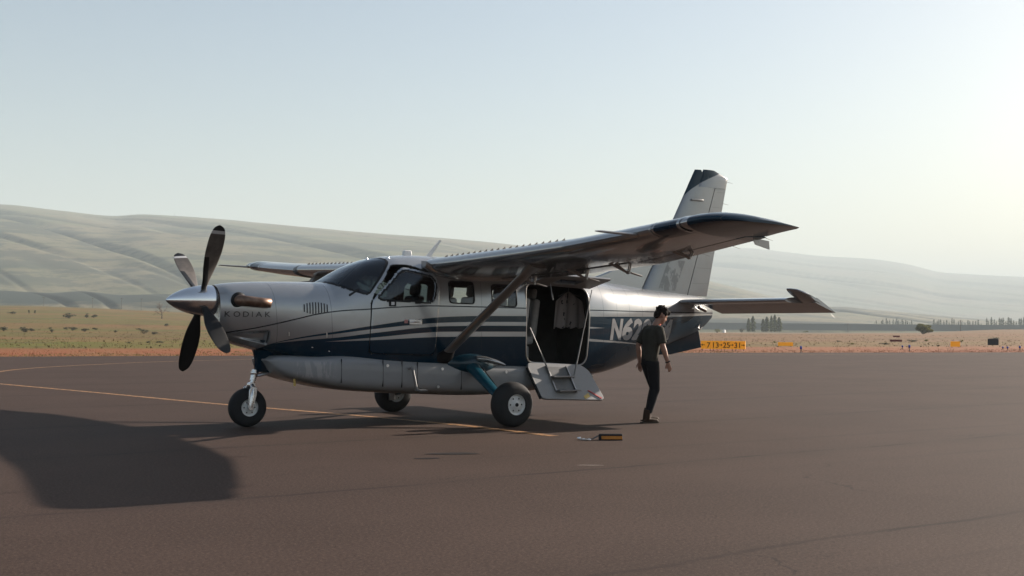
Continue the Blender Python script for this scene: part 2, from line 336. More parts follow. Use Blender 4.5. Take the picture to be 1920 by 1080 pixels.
L1 = fcurve(t, X, [(.6, 1.315), (1.0, 1.365), (1.3, 1.425), (1.7, 1.52), (2.04, 1.60), (2.37, 1.645), (2.71, 1.668), (3.1, 1.70), (3.86, 1.732), (5.43, 1.72), (7., 1.705), (10., 1.70)])
lt = lambda a, b: t.math('LESS_THAN', a, b)
navy = lt(Z, B0)
st1 = t.math('MULTIPLY', lt(Z, B1), lt(B2, Z)); st2 = t.math('MULTIPLY', lt(Z, B3), lt(B4, Z))
navy = t.math('MULTIPLY', navy, t.math('SUBTRACT', 1.0, t.math('MAXIMUM', st1, st2)))
pin = lt(t.math('ABSOLUTE', t.math('SUBTRACT', Z, L1)), .009)
seams = pin
for sx, k in ((1.42, .10), (2.20, .06), (7.62, .0), (8.5, .0), (6.98, .0), (7.30, .0), (7.95, .0), (4.62, .0)):
    s_ = lt(t.math('ABSOLUTE', t.math('SUBTRACT', t.math('MULTIPLY_ADD', t.math('SUBTRACT', Z, 1.6), k, X), sx)), .0045); seams = t.math('MAXIMUM', seams, t.math('MULTIPLY', s_, .40))
col = t.mix(navy, SILVER, NAVY); col = t.mix(seams, col, (.02, .028, .04))
M_livery = paint_finish(t, col, .25, .5, .02, t.math('MULTIPLY', t.math('SUBTRACT', 1.0, navy), .62))
t = NT('wing paint'); ob = t.obj(); X, Y, Z = t.sep(ob); ay = t.math('ABSOLUTE', Y)
tip = t.math('GREATER_THAN', t.math('ADD', ay, t.math('MULTIPLY', t.math('SUBTRACT', X, 3.7), .30)), 6.40)
le = t.math('MULTIPLY', t.math('MULTIPLY', t.math('GREATER_THAN', ay, 5.86), lt(ay, 6.27)), lt(X, 3.95))
lines = t.math('MULTIPLY', lt(t.math('ABSOLUTE', t.math('SUBTRACT', t.math('FRACT', t.math('MULTIPLY', ay, 1.55)), .5)), .006), .45)
col = t.mix(t.math('MAXIMUM', tip, le), (.36, .36, .36), NAVY); col = t.mix(lines, col, (.06, .06, .065))
M_wing = paint_finish(t, col, .20, .4, .012, t.math('MULTIPLY', t.math('SUBTRACT', 1.0, t.math('MAXIMUM', tip, le)), .8))
t = NT('fin paint'); ob = t.obj(); X, Y, Z = t.sep(ob)
c1 = t.math('GREATER_THAN', Z, t.math('ADD', 3.66, t.math('MULTIPLY', t.math('POWER', t.math('MAXIMUM', t.math('SUBTRACT', X, 9.23), 0.0), .6), .60)))
gx = lt(t.math('FRACT', t.math('MULTIPLY', Z, 3.6)), .035); rud = t.math('GREATER_THAN', X, t.math('MULTIPLY_ADD', t.math('SUBTRACT', Z, 2.0), .345, 9.40))
col = t.mix(c1, (.27, .275, .28), (.012, .030, .045)); col = t.mix(t.math('MULTIPLY', t.math('MULTIPLY', gx, rud), .35), col, (.10, .10, .10))
stn = t.ramp(t.noise(ob, 1.0, 5, .7, (7, 7, 3)), .60, .66); col = t.mix(t.math('MULTIPLY', stn, .35), col, (.26, .25, .24))
gm = t.math('MULTIPLY', t.math('MULTIPLY', t.math('GREATER_THAN', X, t.math('MULTIPLY_ADD', Z, .45, 7.72)), lt(X, t.math('MULTIPLY_ADD', Z, .45, 8.12))), t.math('MULTIPLY', lt(Z, 2.62), t.math('GREATER_THAN', Z, 2.08)))
col = t.mix(t.math('MULTIPLY', t.math('MULTIPLY', gm, t.ramp(t.noise(ob, 1.0, 4, .7, (9, 9, 5)), .47, .53)), .6), col, (.10, .10, .105))
M_fin = paint_finish(t, col, .22, .4, .03, t.math('MULTIPLY', t.math('SUBTRACT', 1.0, c1), .6))
def flat_paint(name, c, rough=.26, coat=.5, metal=.0): t_ = NT(name); return paint_finish(t_, c, rough, coat, .01, metal)
M_silver = flat_paint('silver paint', SILVER, .18, .4, .75); M_navy = flat_paint('navy paint', NAVY); M_teal = flat_paint('teal blue gear paint', (.006, .048, .072), .3)
t = NT('grey pod paint'); ob = t.obj(); X, Y, Z = t.sep(ob); gm = t.math('MULTIPLY', t.math('MULTIPLY', t.ramp(X, 1.62, 1.75), t.math('SUBTRACT', 1.0, t.ramp(X, 2.1, 2.3))), t.math('MULTIPLY', t.ramp(Z, .66, .72), t.math('SUBTRACT', 1.0, t.ramp(Z, .90, .95))))
M_pod = paint_finish(t, t.mix(t.math('MULTIPLY', gm, t.math('MULTIPLY', t.ramp(t.noise(ob, 1.0, 3, .6, (15, 15, 3)), .48, .54), .55)), (.24, .245, .25), (.37, .355, .35)), .38, .3, .01, .0); M_strut = flat_paint('strut paint', (.30, .29, .28), .28, .3, .7)
M_door_in = flat_paint('door lining grey', (.30, .30, .30), .5, .1)
M_rubber = simple('tyre rubber', (.022, .022, .023), .75, bump=.15); M_rim = simple('white wheel rim', (.62, .62, .60), .4); M_black = simple('black rubber trim', (.012, .012, .013), .55)
M_dark = simple('dark blade paint', (.022, .021, .021), .38); M_alu = simple('bare aluminium', (.62, .62, .63), .28, 1.0); M_steel = simple('steel tube', (.26, .26, .265), .42, 1.0)
t = NT('polished spinner'); ob = t.obj(); t.set(base=(.78, .79, .80), metal=1.0, rough=t.math('MULTIPLY_ADD', t.noise(ob, 60, 3, .6, (.2, 3, 3)), .12, .10)); M_chrome = t.m
t = NT('heat stained exhaust'); ob = t.obj(); t.set(base=t.mix(t.ramp(t.noise(ob, 9, 5), .35, .7), (.14, .085, .06), (.26, .17, .125)), metal=.75, rough=.46); M_exh = t.m
M_trim = simple('cabin lining', (.060, .056, .052), .8); M_floor = simple('cabin carpet', (.03, .03, .03), .95); M_seat = simple('pale seat leather', (.45, .44, .42), .55, scale=12); M_seatd = simple('black seat leather', (.02, .02, .021), .5, scale=12); M_panel = simple('instrument panel black', (.02, .02, .02), .6)
M_white = simple('white paint', (.75, .75, .74), .45); M_stay = simple('dull grey tube', (.16, .16, .16), .5); M_red = simple('red paint', (.42, .03, .035), .45); M_yel = simple('amber paint', (.6, .42, .12), .5)
t = NT('aircraft glass'); g = t.n; t.n.remove(t.p); tr = t.new('ShaderNodeBsdfTransparent'); tr.inputs[0].default_value = (.86, .90, .90, 1); gl = t.new('ShaderNodeBsdfGlossy'); gl.inputs['Roughness'].default_value = .03; gl.inputs[0].default_value = (.9, .95, 1, 1)
fr_ = t.new('ShaderNodeFresnel'); fr_.inputs[0].default_value = 1.5; mx = t.new('ShaderNodeMixShader'); t.l.new(t.math('MULTIPLY_ADD', fr_.outputs[0], 1.1, .015), mx.inputs[0]); t.l.new(tr.outputs[0], mx.inputs[1]); t.l.new(gl.outputs[0], mx.inputs[2]); t.l.new(mx.outputs[0], t.out.inputs[0])
M_glass = t.m
t = NT('tinted cockpit glass'); t.n.remove(t.p); tr = t.new('ShaderNodeBsdfTransparent'); tr.inputs[0].default_value = (.22, .28, .30, 1); gl = t.new('ShaderNodeBsdfGlossy'); gl.inputs['Roughness'].default_value = .03; gl.inputs[0].default_value = (.9, .95, 1, 1)
fr_ = t.new('ShaderNodeFresnel'); fr_.inputs[0].default_value = 1.5; mx = t.new('ShaderNodeMixShader'); t.l.new(t.math('MULTIPLY_ADD', fr_.outputs[0], 1.1, .015), mx.inputs[0]); t.l.new(tr.outputs[0], mx.inputs[1]); t.l.new(gl.outputs[0], mx.inputs[2]); t.l.new(mx.outputs[0], t.out.inputs[0])
M_tint = t.m

# ------------------------------------------------------------------ the aircraft
plane = tag(empty('propeller_airplane'), 'silver and navy high-wing propeller airplane parked on the apron with its cargo door open', 'airplane')
f_zt = pchip([.67, .8, 1.0, 1.3, 1.95, 2.24, 2.33, 2.52, 2.72, 3.07, 3.34, 3.7, 4.2, 5.4, 6.4, 7.3, 7.73, 8.3, 9.04, 9.7, 9.95],
             [1.985, 2.01, 2.03, 2.048, 2.06, 2.062, 2.105, 2.215, 2.318, 2.437, 2.482, 2.505, 2.50, 2.44, 2.32, 2.20, 2.168, 2.108, 2.05, 1.985, 1.93])
f_zb = pchip([.67, .8, 1.0, 1.23, 1.6, 2.0, 2.4, 3.0, 3.5, 6.6, 7.1, 7.6, 8.3, 9.0, 9.5, 9.8, 9.95], [1.27, 1.215, 1.15, 1.09, .98, .86, .76, .66, .62, .62, .66, .75, .95, 1.16, 1.32, 1.48, 1.60])
f_w = pchip([.67, .8, 1.0, 1.3, 1.8, 2.3, 2.7, 3.1, 3.6, 6.4, 7.0, 7.6, 8.3, 9.0, 9.5, 9.95], [.31, .36, .40, .45, .53, .61, .67, .72, .74, .74, .70, .59, .43, .28, .18, .06])
f_zc = pchip([.67, 1.3, 2.3, 3.2, 6.5, 8.0, 9.95], [1.68, 1.64, 1.55, 1.50, 1.45, 1.55, 1.76])
f_nt = pchip([.67, 1.3, 2.2, 2.7, 3.3, 6.4, 7.4, 9.95], [2.1, 2.3, 2.6, 2.6, 3.2, 3.2, 2.7, 2.1]); f_nb = pchip([.67, 1.3, 2.2, 3.2, 6.5, 8.0, 9.95], [2.2, 2.4, 3.0, 4.5, 4.5, 3.0, 2.1])
def side_y(x, z):      # half width of the hull at height z
    zt, zb, w, zc = f_zt(x), f_zb(x), f_w(x), f_zc(x)
    u = np.where(z > zc, np.clip((z - zc) / (zt - zc), 0, 1) ** f_nt(x), np.clip((zc - z) / (zc - zb), 0, 1) ** f_nb(x))
    return w * (1 - u) ** np.where(z > zc, 1 / f_nt(x), 1 / f_nb(x))
NQ = 56
def quarter(w, h, n):
    q = np.linspace(0, math.pi / 2, 500); a = np.sin(q) ** (2 / n) * w; b = np.cos(q) ** (2 / n) * h
    L = np.concatenate([[0], np.cumsum(np.hypot(np.diff(a), np.diff(b)))]); s = np.linspace(0, L[-1], NQ + 1)
    return np.interp(s, L, a), np.interp(s, L, b)
XS = np.concatenate([np.arange(.67, 6.9, .02), np.arange(6.9, 9.95, .04), [9.95]])
grid = np.zeros((len(XS), 4 * NQ, 3))
for i, x in enumerate(XS):
    zt, zb, w, zc = float(f_zt(x)), float(f_zb(x)), float(f_w(x)), float(f_zc(x))
    a, b = quarter(w, zt - zc, float(f_nt(x))); a2, b2 = quarter(w, zc - zb, float(f_nb(x)))
    y = np.concatenate([-a[:-1], -a2[::-1][:-1], a2[:-1], a[::-1][:-1]]); z = np.concatenate([zc + b[:-1], zc - b2[::-1][:-1], zc - b2[:-1], zc + b[::-1][:-1]])
    grid[i, :, 0] = x; grid[i, :, 1] = y; grid[i, :, 2] = z
_gx, _gz = grid[..., 0], grid[..., 2]; _s = np.clip((_gx - .80) / .54, 0, 1); _top = 1.305 + .055 * _s; _lo = _top - .03 - .165 * _s
_w = np.clip((_top - _gz) / .02, 0, 1) * np.clip((_gz - _lo) / .03, 0, 1) * (_gx > .80) * (_gx < 1.345)
grid[..., 1] -= np.sign(grid[..., 1]) * _w * .12 * _s ** 1.2
du = np.gradient(grid, axis=0); dv = np.roll(grid, -1, 1) - np.roll(grid, 1, 1)
nrm = np.cross(dv, du); nrm /= np.linalg.norm(nrm, axis=2)[..., None] + 1e-9
if nrm[100, NQ, 1] > 0: nrm = -nrm
def rpoly(pts, r, k=6):    # polygon with rounded corners
    P = [np.array(p, float) for p in pts]; out = []
    for i in range(len(P)):
        a, b, c = P[i - 1], P[i], P[(i + 1) % len(P)]; u = (a - b); v = (c - b); lu, lv = np.linalg.norm(u), np.linalg.norm(v); u /= lu; v /= lv
        d = min(r, lu * .45, lv * .45)
        for s in np.linspace(0, 1, k): out.append((1 - s) ** 2 * (b + u * d) + 2 * s * (1 - s) * b + s * s * (b + v * d))
    return np.array(out)
def sdf(P, x, z):
    d = np.full(x.shape, 1e9); ins = np.zeros(x.shape, bool)
    for i in range(len(P)):
        a, b = P[i - 1], P[i]; e = b - a; t_ = np.clip(((x - a[0]) * e[0] + (z - a[1]) * e[1]) / (e @ e + 1e-12), 0, 1)
        d = np.minimum(d, np.hypot(x - a[0] - t_ * e[0], z - a[1] - t_ * e[1]))
        c = ((a[1] > z) != (b[1] > z)) & (x < (b[0] - a[0]) * (z - a[1]) / (b[1] - a[1] + 1e-12) + a[0]); ins ^= c
    return np.where(ins, -d, d)
WS = rpoly([(2.26, 2.075), (2.45, 1.985), (2.74, 1.893), (3.15, 2.40), (3.06, 2.47), (2.9, 2.62), (2.2, 2.32)], .04)
DO = rpoly([(2.752, 1.03), (2.778, 1.78), (2.87, 1.95), (3.17, 2.335), (3.42, 2.34), (3.86, 2.215), (3.875, 2.0), (3.79, 1.005)], .06)
DP = rpoly([(2.765, 1.035), (2.80, 1.775), (2.87, 1.875), (3.29, 2.305), (3.84, 2.205), (3.868, 2.0), (3.785, 1.01)], .09)
DW = rpoly([(2.90, 1.835), (3.31, 2.245), (3.76, 2.15), (3.80, 2.06), (3.75, 1.79), (2.96, 1.82)], .09)
W1 = rpoly([(4.055, 1.782), (4.49, 1.772), (4.49, 2.10), (4.055, 2.11)], .06); W2 = rpoly([(4.81, 1.755), (5.255, 1.735), (5.265, 2.07), (4.81, 2.075)], .06)
W3 = rpoly([(5.62, 1.74), (6.06, 1.73), (6.06, 2.03), (5.62, 2.05)], .06)
CD = rpoly([(5.435, .885), (6.61, .815), (6.665, 1.5), (6.67, 2.06), (5.44, 2.115)], .16)
def grow(P, d):
    T = np.roll(P, -1, 0) - np.roll(P, 1, 0); T /= np.linalg.norm(T, axis=1)[:, None] + 1e-9; N_ = np.stack([T[:, 1], -T[:, 0]], -1); ar = np.sum(P[:, 0] * np.roll(P[:, 1], -1) - P[:, 1] * np.roll(P[:, 0], -1)); return P + N_ * d * (1 if ar > 0 else -1)
WSo, DWo = grow(WS, .03), grow(DW, .03)
cx_ = (grid[:-1] + grid[1:]) / 2; fc = (cx_ + np.roll(cx_, -1, 1)) / 2      # face centres
def snap(verts, polys, side):
    Vn = verts.copy(); n = nrm
    for P in polys:
        lo, hi = P.min(0) - .05, P.max(0) + .05
        msk = (Vn[..., 0] > lo[0]) & (Vn[..., 0] < hi[0]) & (Vn[..., 2] > lo[1]) & (Vn[..., 2] < hi[1]) & (np.abs(n[..., 1]) > .3)
        if side: msk &= np.sign(Vn[..., 1]) == side
        I = np.where(msk); x, z = Vn[I][:, 0], Vn[I][:, 2]; d = sdf(P, x, z); gx_ = (sdf(P, x + 1e-3, z) - d) / 1e-3; gz_ = (sdf(P, x, z + 1e-3) - d) / 1e-3
        ok = np.abs(d) < .0105; dx = np.where(ok, -d * gx_, 0); dz = np.where(ok, -d * gz_, 0); nn = n[I]
        Vn[I] += np.stack([dx, -(nn[:, 0] * dx + nn[:, 2] * dz) / nn[:, 1], dz], -1)
    return Vn
def hull_part(name, mask, mat, polys=(), side=0, offset=0.0, parent=plane, caps=False):
    Vn = snap(grid, polys, side) if polys else grid
    if offset: Vn = Vn + nrm * offset
    nX, nM = grid.shape[:2]; I, J = np.where(mask); J2 = (J + 1) % nM
    q = np.stack([I * nM + J, I * nM + J2, (I + 1) * nM + J2, (I + 1) * nM + J], -1)
    used, inv = np.unique(q, return_inverse=True); vv = Vn.reshape(-1, 3)[used]; fq = inv.reshape(q.shape).tolist()
    nn = nrm.reshape(-1, 3)[used]; e1 = vv[inv.reshape(q.shape)[:, 2]] - vv[inv.reshape(q.shape)[:, 0]]; e2 = vv[inv.reshape(q.shape)[:, 3]] - vv[inv.reshape(q.shape)[:, 1]]
    if np.mean(np.sum(np.cross(e1, e2) * nn[inv.reshape(q.shape)[:, 0]], 1)) < 0: fq = [f_[::-1] for f_ in fq]
    me = bpy.data.meshes.new(name); me.from_pydata(vv.tolist(), [], fq); me.update(); me.materials.append(mat); me.polygons.foreach_set('use_smooth', [True] * len(me.polygons)); me.normals_split_custom_set_from_vertices(nn.tolist())
    o = bpy.data.objects.new(name, me); COL.objects.link(o); o.parent = parent
    return o
fx_, fy_, fz_ = fc[..., 0], fc[..., 1], fc[..., 2]
port = fy_ < 0
S = {k: sdf(P, fx_, fz_) for k, P in dict(WS=WS, DO=DO, DP=DP, DW=DW, W1=W1, W2=W2, W3=W3, CD=CD).items()}
ws_in = (S['WS'] < 0) & (fx_ < 3.2)
seal_ws = (S['WS'] >= 0) & (sdf(WSo, fx_, fz_) < 0) & (fx_ < 3.25)
open_mask = ws_in | (port & (S['DO'] < 0)) | (port & (S['CD'] < 0)) | (S['W1'] < 0) | (S['W2'] < 0) | (~port & (S['W3'] < 0)) | (~port & (S['DW'] < 0))
cowl_mask = fx_ < 2.2
fus = hull_part('fuselage', ~open_mask & ~seal_ws & ~cowl_mask, M_livery, [WSo, DO, CD, W1, W2])
cowl = hull_part('engine_cowling', ~open_mask & ~seal_ws & cowl_mask, M_livery)
mm = MB(); r0 = grid[0]; rr_ = [tuple(p) for p in r0]; inn = [(p[0] + .05, p[1] * .72, 1.77 + (p[2] - 1.77) * .72) for p in r0]; mm.loft([rr_, inn], 0, False, True); mm.build('cowl_front', M_silver, cowl)
mm = MB(); rr_ = [tuple(p) for p in grid[-1]]; mm.add(rr_, [tuple(range(len(rr_)))]); mm.build('tail_cap', M_navy, fus)
hull_part('windscreen_seal', seal_ws, M_black, [WS, WSo], parent=fus, offset=.002)
hull_part('windscreen', ws_in, M_tint, [WS])
for nm, key in (('cabin_window', 'W1'), ('cabin_window', 'W2')):
    for sd in (True, False): hull_part(nm, (S[key] < 0) & (port == sd), M_glass, [dict(W1=W1, W2=W2)[key]])
hull_part('cabin_window', (S['W3'] < 0) & ~port, M_glass, [W3]); hull_part('cabin_window', (S['DW'] < 0) & ~port, M_tint, [DW])
# black seals round the side windows (thin proud bands)
def outline_tube(name, P, side, rad, mat, parent, off=.004, n=6):
    k = P[::1]; y = side_y(k[:, 0], k[:, 1]); mm_ = MB(); mm_.tube([(a, side * (b_ + off), c) for (a, c), b_ in zip(k, y)], rad, n, closed=True); return mm_.build(name, mat, parent)
for P in (W1, W2): outline_tube('window_seal', P, -1, .010, M_black, fus)
outline_tube('door_frame', CD, -1, .012, M_strut, fus); outline_tube('door_seal', CD, -1, .022, M_black, fus, -.03)
# interior
lin = (fx_ > 2.4) & (fx_ < 7.05) & ~open_mask
hull_part('cabin_lining', lin, M_trim, [WS, DO, CD, W1, W2], offset=-.035, parent=fus)
def bulkhead(x, name):
    i = int(np.argmin(np.abs(XS - x))); r_ = grid[i]; c_ = r_.mean(0); p_ = [tuple(c_ + (q - c_) * .965) for q in r_]; mm_ = MB(); mm_.add(p_, [tuple(range(len(p_)))]); mm_.build(name, M_trim, fus, False)
bulkhead(2.4, 'firewall'); bulkhead(7.04, 'rear_bulkhead')
MB().box((2.42, -.66, .80), (7.02, .66, .84)).build('cabin_floor', M_floor, fus, False)
mm = MB(); mm.prism([(2.46, 1.2), (2.46, 1.88), (2.62, 1.97), (2.92, 1.90), (2.98, 1.84), (2.95, 1.3), (2.9, 1.2)], -.60, .60, lambda u, v, d: (u, d, v)); mm.build('instrument_panel', M_panel, plane, False, bevel=.02)
def seat(x, y, ang=8, mat=M_seat, name='cabin_seat', s=1.0):
    e = empty(name, (x, y, .84)); e.parent = plane
    def blk(nm, c, d, tilt):
        mm_ = MB(); mm_.box((-d[0] / 2, -d[1] / 2, -d[2] / 2), (d[0] / 2, d[1] / 2, d[2] / 2)); o = mm_.build(nm, mat, e, True, bevel=.04); o.location = c; o.rotation_euler = (0, R_(tilt), 0); return o
    blk('seat_cushion', (0, 0, .36), (.46, .46, .13), -4); blk('backrest', (.27, 0, .72), (.12, .46, .66), ang); blk('headrest', (.33, 0, 1.14), (.09, .25, .18), ang)
    blk('seat_base', (0, 0, .15), (.36, .36, .28), 0)
    return e
for xx, yy in ((3.35, -.36), (3.35, .36)): seat(xx, yy, mat=M_seatd)
for xx, yy in ((4.35, -.36), (4.35, .36), (5.3, -.30), (5.3, .36), (5.95, .36)): seat(xx, yy)

# pilot door, standing slightly ajar on its front hinge
dmask = port & (S['DP'] < 0) & (S['DW'] >= .0)
door = hull_part('pilot_door', dmask, M_livery, [DP, DW], -1)
md = door.modifiers.new('thick', 'SOLIDIFY'); md.thickness = .03; md.offset = -1
hull_part('door_window', port & (S['DW'] < 0), M_tint, [DW], -1, parent=door, offset=-.006)
hull_part('window_seal', port & (S['DW'] >= .0) & (sdf(DWo, fx_, fz_) < 0), M_black, [DW, DWo], -1, parent=door, offset=.003)
mm = MB(); yh = -float(side_y(3.42, 1.49)); mm.box((3.36, yh - .016, 1.455), (3.56, yh + .002, 1.53)); mm.tube([(3.38, yh - .03, 1.49), (3.5, yh - .03, 1.49), (3.55, yh - .012, 1.485)], .011, 8); mm.build('door_handle', M_alu, door, True, bevel=.008)
mm = MB(); yh = -float(side_y(3.08, 1.77)); mm.box((3.045, yh - .008, 1.715), (3.155, yh + .006, 1.80)); ovent = mm.build('storm_vent', M_black, door)
mm = MB(); mm.box((3.075, yh - .014, 1.735), (3.125, yh - .006, 1.78)); mm.build('vent_cover', M_white, ovent)
mm = MB(); yh = -float(side_y(3.30, 1.5)); mm.box((3.285, yh - .003, 1.475), (3.34, yh + .004, 1.525)); mm.build('red_placard', simple('faded red label', (.45, .22, .20), .6), door)
_hinge = Vector((2.78, -float(side_y(2.78, 1.5)), 0)); _rot = Matrix.Translation(_hinge) @ Matrix.Rotation(R_(-3.2), 4, 'Z') @ Matrix.Translation(-_hinge)
door.matrix_world = _rot

# spinner and propeller
HUB = Vector((.50, 0, 1.765))
mm = MB(); prof = [(.0005, 0.0)] + [(.215 * math.sin(math.pi / 2 * (s ** .80)) ** .92, s * .60) for s in np.linspace(.04, 1, 22)] + [(.215, .645), (.20, .655), (.19, .68)]
mm.lathe(prof, (.005, 0, 1.765), 'X', 48); spinner = mm.build('spinner', M_chrome, plane, True, 30)
def blade_mesh():
    rings = []; nS = 26
    fch = pchip([0, .12, .22, .4, .62, .82, .93, .975, 1.0], [.085, .095, .135, .205, .235, .215, .165, .11, .02]); fth = pchip([0, .12, .25, .5, .8, 1], [.085, .08, .045, .026, .014, .004]); ftw = pchip([0, .3, .7, 1], [32, 18, 0, -8])
    for s in np.linspace(0, 1, nS):
        s2 = 1 - (1 - s) ** 1.3; r = .12 + s2 * 1.10; c, th, tw = float(fch(s2)), float(fth(s2)), R_(float(ftw(s2))); ring = []
        for j in range(20):
            q = 2 * math.pi * j / 20; u = .5 * c * math.cos(q) + c * .03; v = .5 * th * math.sin(q) * (1 if math.sin(q) > 0 else .6)
            ring.append((u * math.cos(tw) - v * math.sin(tw), u * math.sin(tw) + v * math.cos(tw), r))
        rings.append(ring)
    m_ = MB(); m_.loft(rings); me_ = bpy.data.meshes.new('propeller_blade'); me_.from_pydata(m_.v, [], m_.f); me_.update(); return me_
t = NT('propeller blade paint'); ob = t.obj(); X, Y, Z = t.sep(ob)
ny_ = t.sep(t.new('ShaderNodeTexCoord').outputs['Normal'])[1]; back = lt(ny_, 0.0)
wb = t.math('MULTIPLY', t.math('MULTIPLY', lt(Z, 1.135), t.math('GREATER_THAN', Z, 1.085)), back); boot = t.math('MULTIPLY', lt(X, t.math('MULTIPLY_ADD', Z, -.16, .075)), lt(Z, .72))
grey = t.mix(t.ramp(t.noise(ob, 5, 4), .4, .7), (.085, .075, .068), (.13, .115, .10)); grey = t.mix(boot, grey, (.012, .012, .012)); grey = t.mix(t.math('GREATER_THAN', Z, 1.135), grey, (.02, .02, .022))
colb = t.mix(back, (.010, .010, .010), grey); t.set(base=t.mix(wb, colb, (.5, .5, .5)), rough=t.math('MULTIPLY_ADD', back, -.22, .60), spec=.3)
M_blade = t.m; bme = blade_mesh(); bfirst = None
for k in range(4):
    if k == 0: b = finish('propeller_blade', bme, M_blade, spinner, True, 50)
    else: b = bpy.data.objects.new('propeller_blade', bme); COL.objects.link(b); b.parent = spinner
    ang = .615 - k * math.pi / 2
    b.matrix_world = Matrix.Translation(HUB) @ Matrix.Rotation(ang, 4, 'X')
    q = HUB + Matrix.Rotation(ang, 3, 'X') @ Vector((0, 0, .195)); d = (q - HUB).normalized()
    mc = MB(); mc.tube([q - d * .03, q + d * .006], [.068, .062], 16); mc.build('blade_boot', M_black, spinner)
# exhaust stacks, vents, lettering on the cowl
for sd in (-1, 1):
    ys = float(side_y(.90, 1.77)); m2 = MB(); m2.lathe([(.075, -.02), (.105, .0), (.112, .006)], (.905, sd * (ys + .006), 1.772), 'Y', 24); o_ = m2.build('exhaust_shroud', M_black, cowl)
    m2 = MB(); m2.tube([(.88, sd * (ys - .06), 1.775), (.92, sd * (ys + .07), 1.77), (1.02, sd * (ys + .13), 1.76), (1.16, sd * (ys + .155), 1.745), (1.30, sd * (ys + .17), 1.735)], [.075, .074, .068, .066, .066], 20, cap=False); e_ = m2.build('exhaust_stack', M_exh, plane)
    s_ = e_.modifiers.new('thick', 'SOLIDIFY'); s_.thickness = .006
    m2 = MB(); m2.lathe([(.0005, 0), (.058, 0)], (1.27, sd * (ys + .166), 1.737), 'X', 16); m2.build('exhaust_bore', M_black, e_)
for j in range(9):
    x = 1.80 + j * .041; h = .085 * math.sqrt(max(.05, 1 - ((j - 4) / 5.2) ** 2)); m2 = MB(); zs_ = np.linspace(1.675 - h, 1.675 + h, 6)
    for a, b_ in zip(zs_[:-1], zs_[1:]):
        m2.add([(x, -float(side_y(x, a)) - .003, a), (x + .017, -float(side_y(x + .017, a)) - .003, a), (x + .017, -float(side_y(x + .017, b_)) - .003, b_), (x, -float(side_y(x, b_)) - .003, b_)], [(0, 1, 2, 3)])
    m2.build('louver_slot', M_black, cowl, False)
# black quads paint the shade inside the mouth of the submerged intake
for sd in (-1, 1):
    m2 = MB(); zz = np.linspace(1.185, 1.345, 6); yo = [float(side_y(1.338, z)) for z in zz]
    m2.add([(1.342, sd * (y - .006), z) for y, z in zip(yo, zz)] + [(1.342, sd * (y - .125), z) for y, z in zip(yo, zz)], [(i, i + 1, 7 + i, 6 + i) for i in range(5)]); m2.build('intake_mouth_shade', M_black, cowl, False)
def lettering(text, name, x0, z0, size, spacing, shear, bold, mat, parent, width=None, flip=False):
    cu = bpy.data.curves.new(name, 'FONT'); cu.body = text; cu.size = size; cu.space_character = spacing; cu.shear = shear; cu.offset = bold; cu.resolution_u = 4
    to = bpy.data.objects.new('tmp_text', cu); COL.objects.link(to); dg = bpy.context.evaluated_depsgraph_get(); me_ = bpy.data.meshes.new_from_object(to.evaluated_get(dg)); bpy.data.objects.remove(to); me_.name = name; me_.materials.clear()
    bm = bmesh.new(); bm.from_mesh(me_)
    ed = [e for e in bm.edges if e.calc_length() > .08]
    if ed: bmesh.ops.subdivide_edges(bm, edges=ed, cuts=3)
    bmesh.ops.triangulate(bm, faces=bm.faces)
    mnx = min(v.co.x for v in bm.verts); mxx = max(v.co.x for v in bm.verts) - mnx; k_ = (width / mxx) if width else 1
    for v in bm.verts:
        x = x0 + (v.co.x - mnx) * k_; z = z0 + v.co.y; v.co = (x, -float(side_y(x, z)) - .0035, z)
    bm.to_mesh(me_); bm.free()
    return finish(name, me_, mat, parent, False)
M_letters = simple('dark lettering', (.006, .007, .009), .5); M_reg = simple('registration grey', (.20, .20, .205), .4)
for ch_, xa, wd in (('K', .722, .075), ('O', .834, .09), ('D', .962, .08), ('I', 1.082, .012), ('A', 1.132, .09), ('K', 1.262, .075)): lettering(ch_, 'letter', xa, 1.545, .105, 1, 0, .001, M_letters, cowl, wd)
for ch_, xa, wd in (('N', 7.12, .33), ('6', 7.42, .27), ('2', 7.66, .27), ('0', 7.92, .27), ('0', 8.16, .27), ('M', 8.40, .37)): lettering(ch_, 'letter', xa, 1.245, .455, 1, .22, .02, M_reg, fus, wd)
for (xa, za, w_, h_) in ((1.95, 1.118, .075, .035), (2.19, 1.062, .055, .02)):
    m2 = MB(); yh = -float(side_y(xa, za)); m2.box((xa, yh - .006, za), (xa + w_, yh + .01, za + h_)); m2.build('placard', M_white, fus)
for xa, za in ((1.60, 1.33), (2.13, 1.31)):
    m2 = MB(); yh = -float(side_y(xa, za)); m2.box((xa, yh - .004, za - .05), (xa + .02, yh + .012, za + .05)); m2.build('cowl_latch', M_strut, cowl, True, bevel=.004)

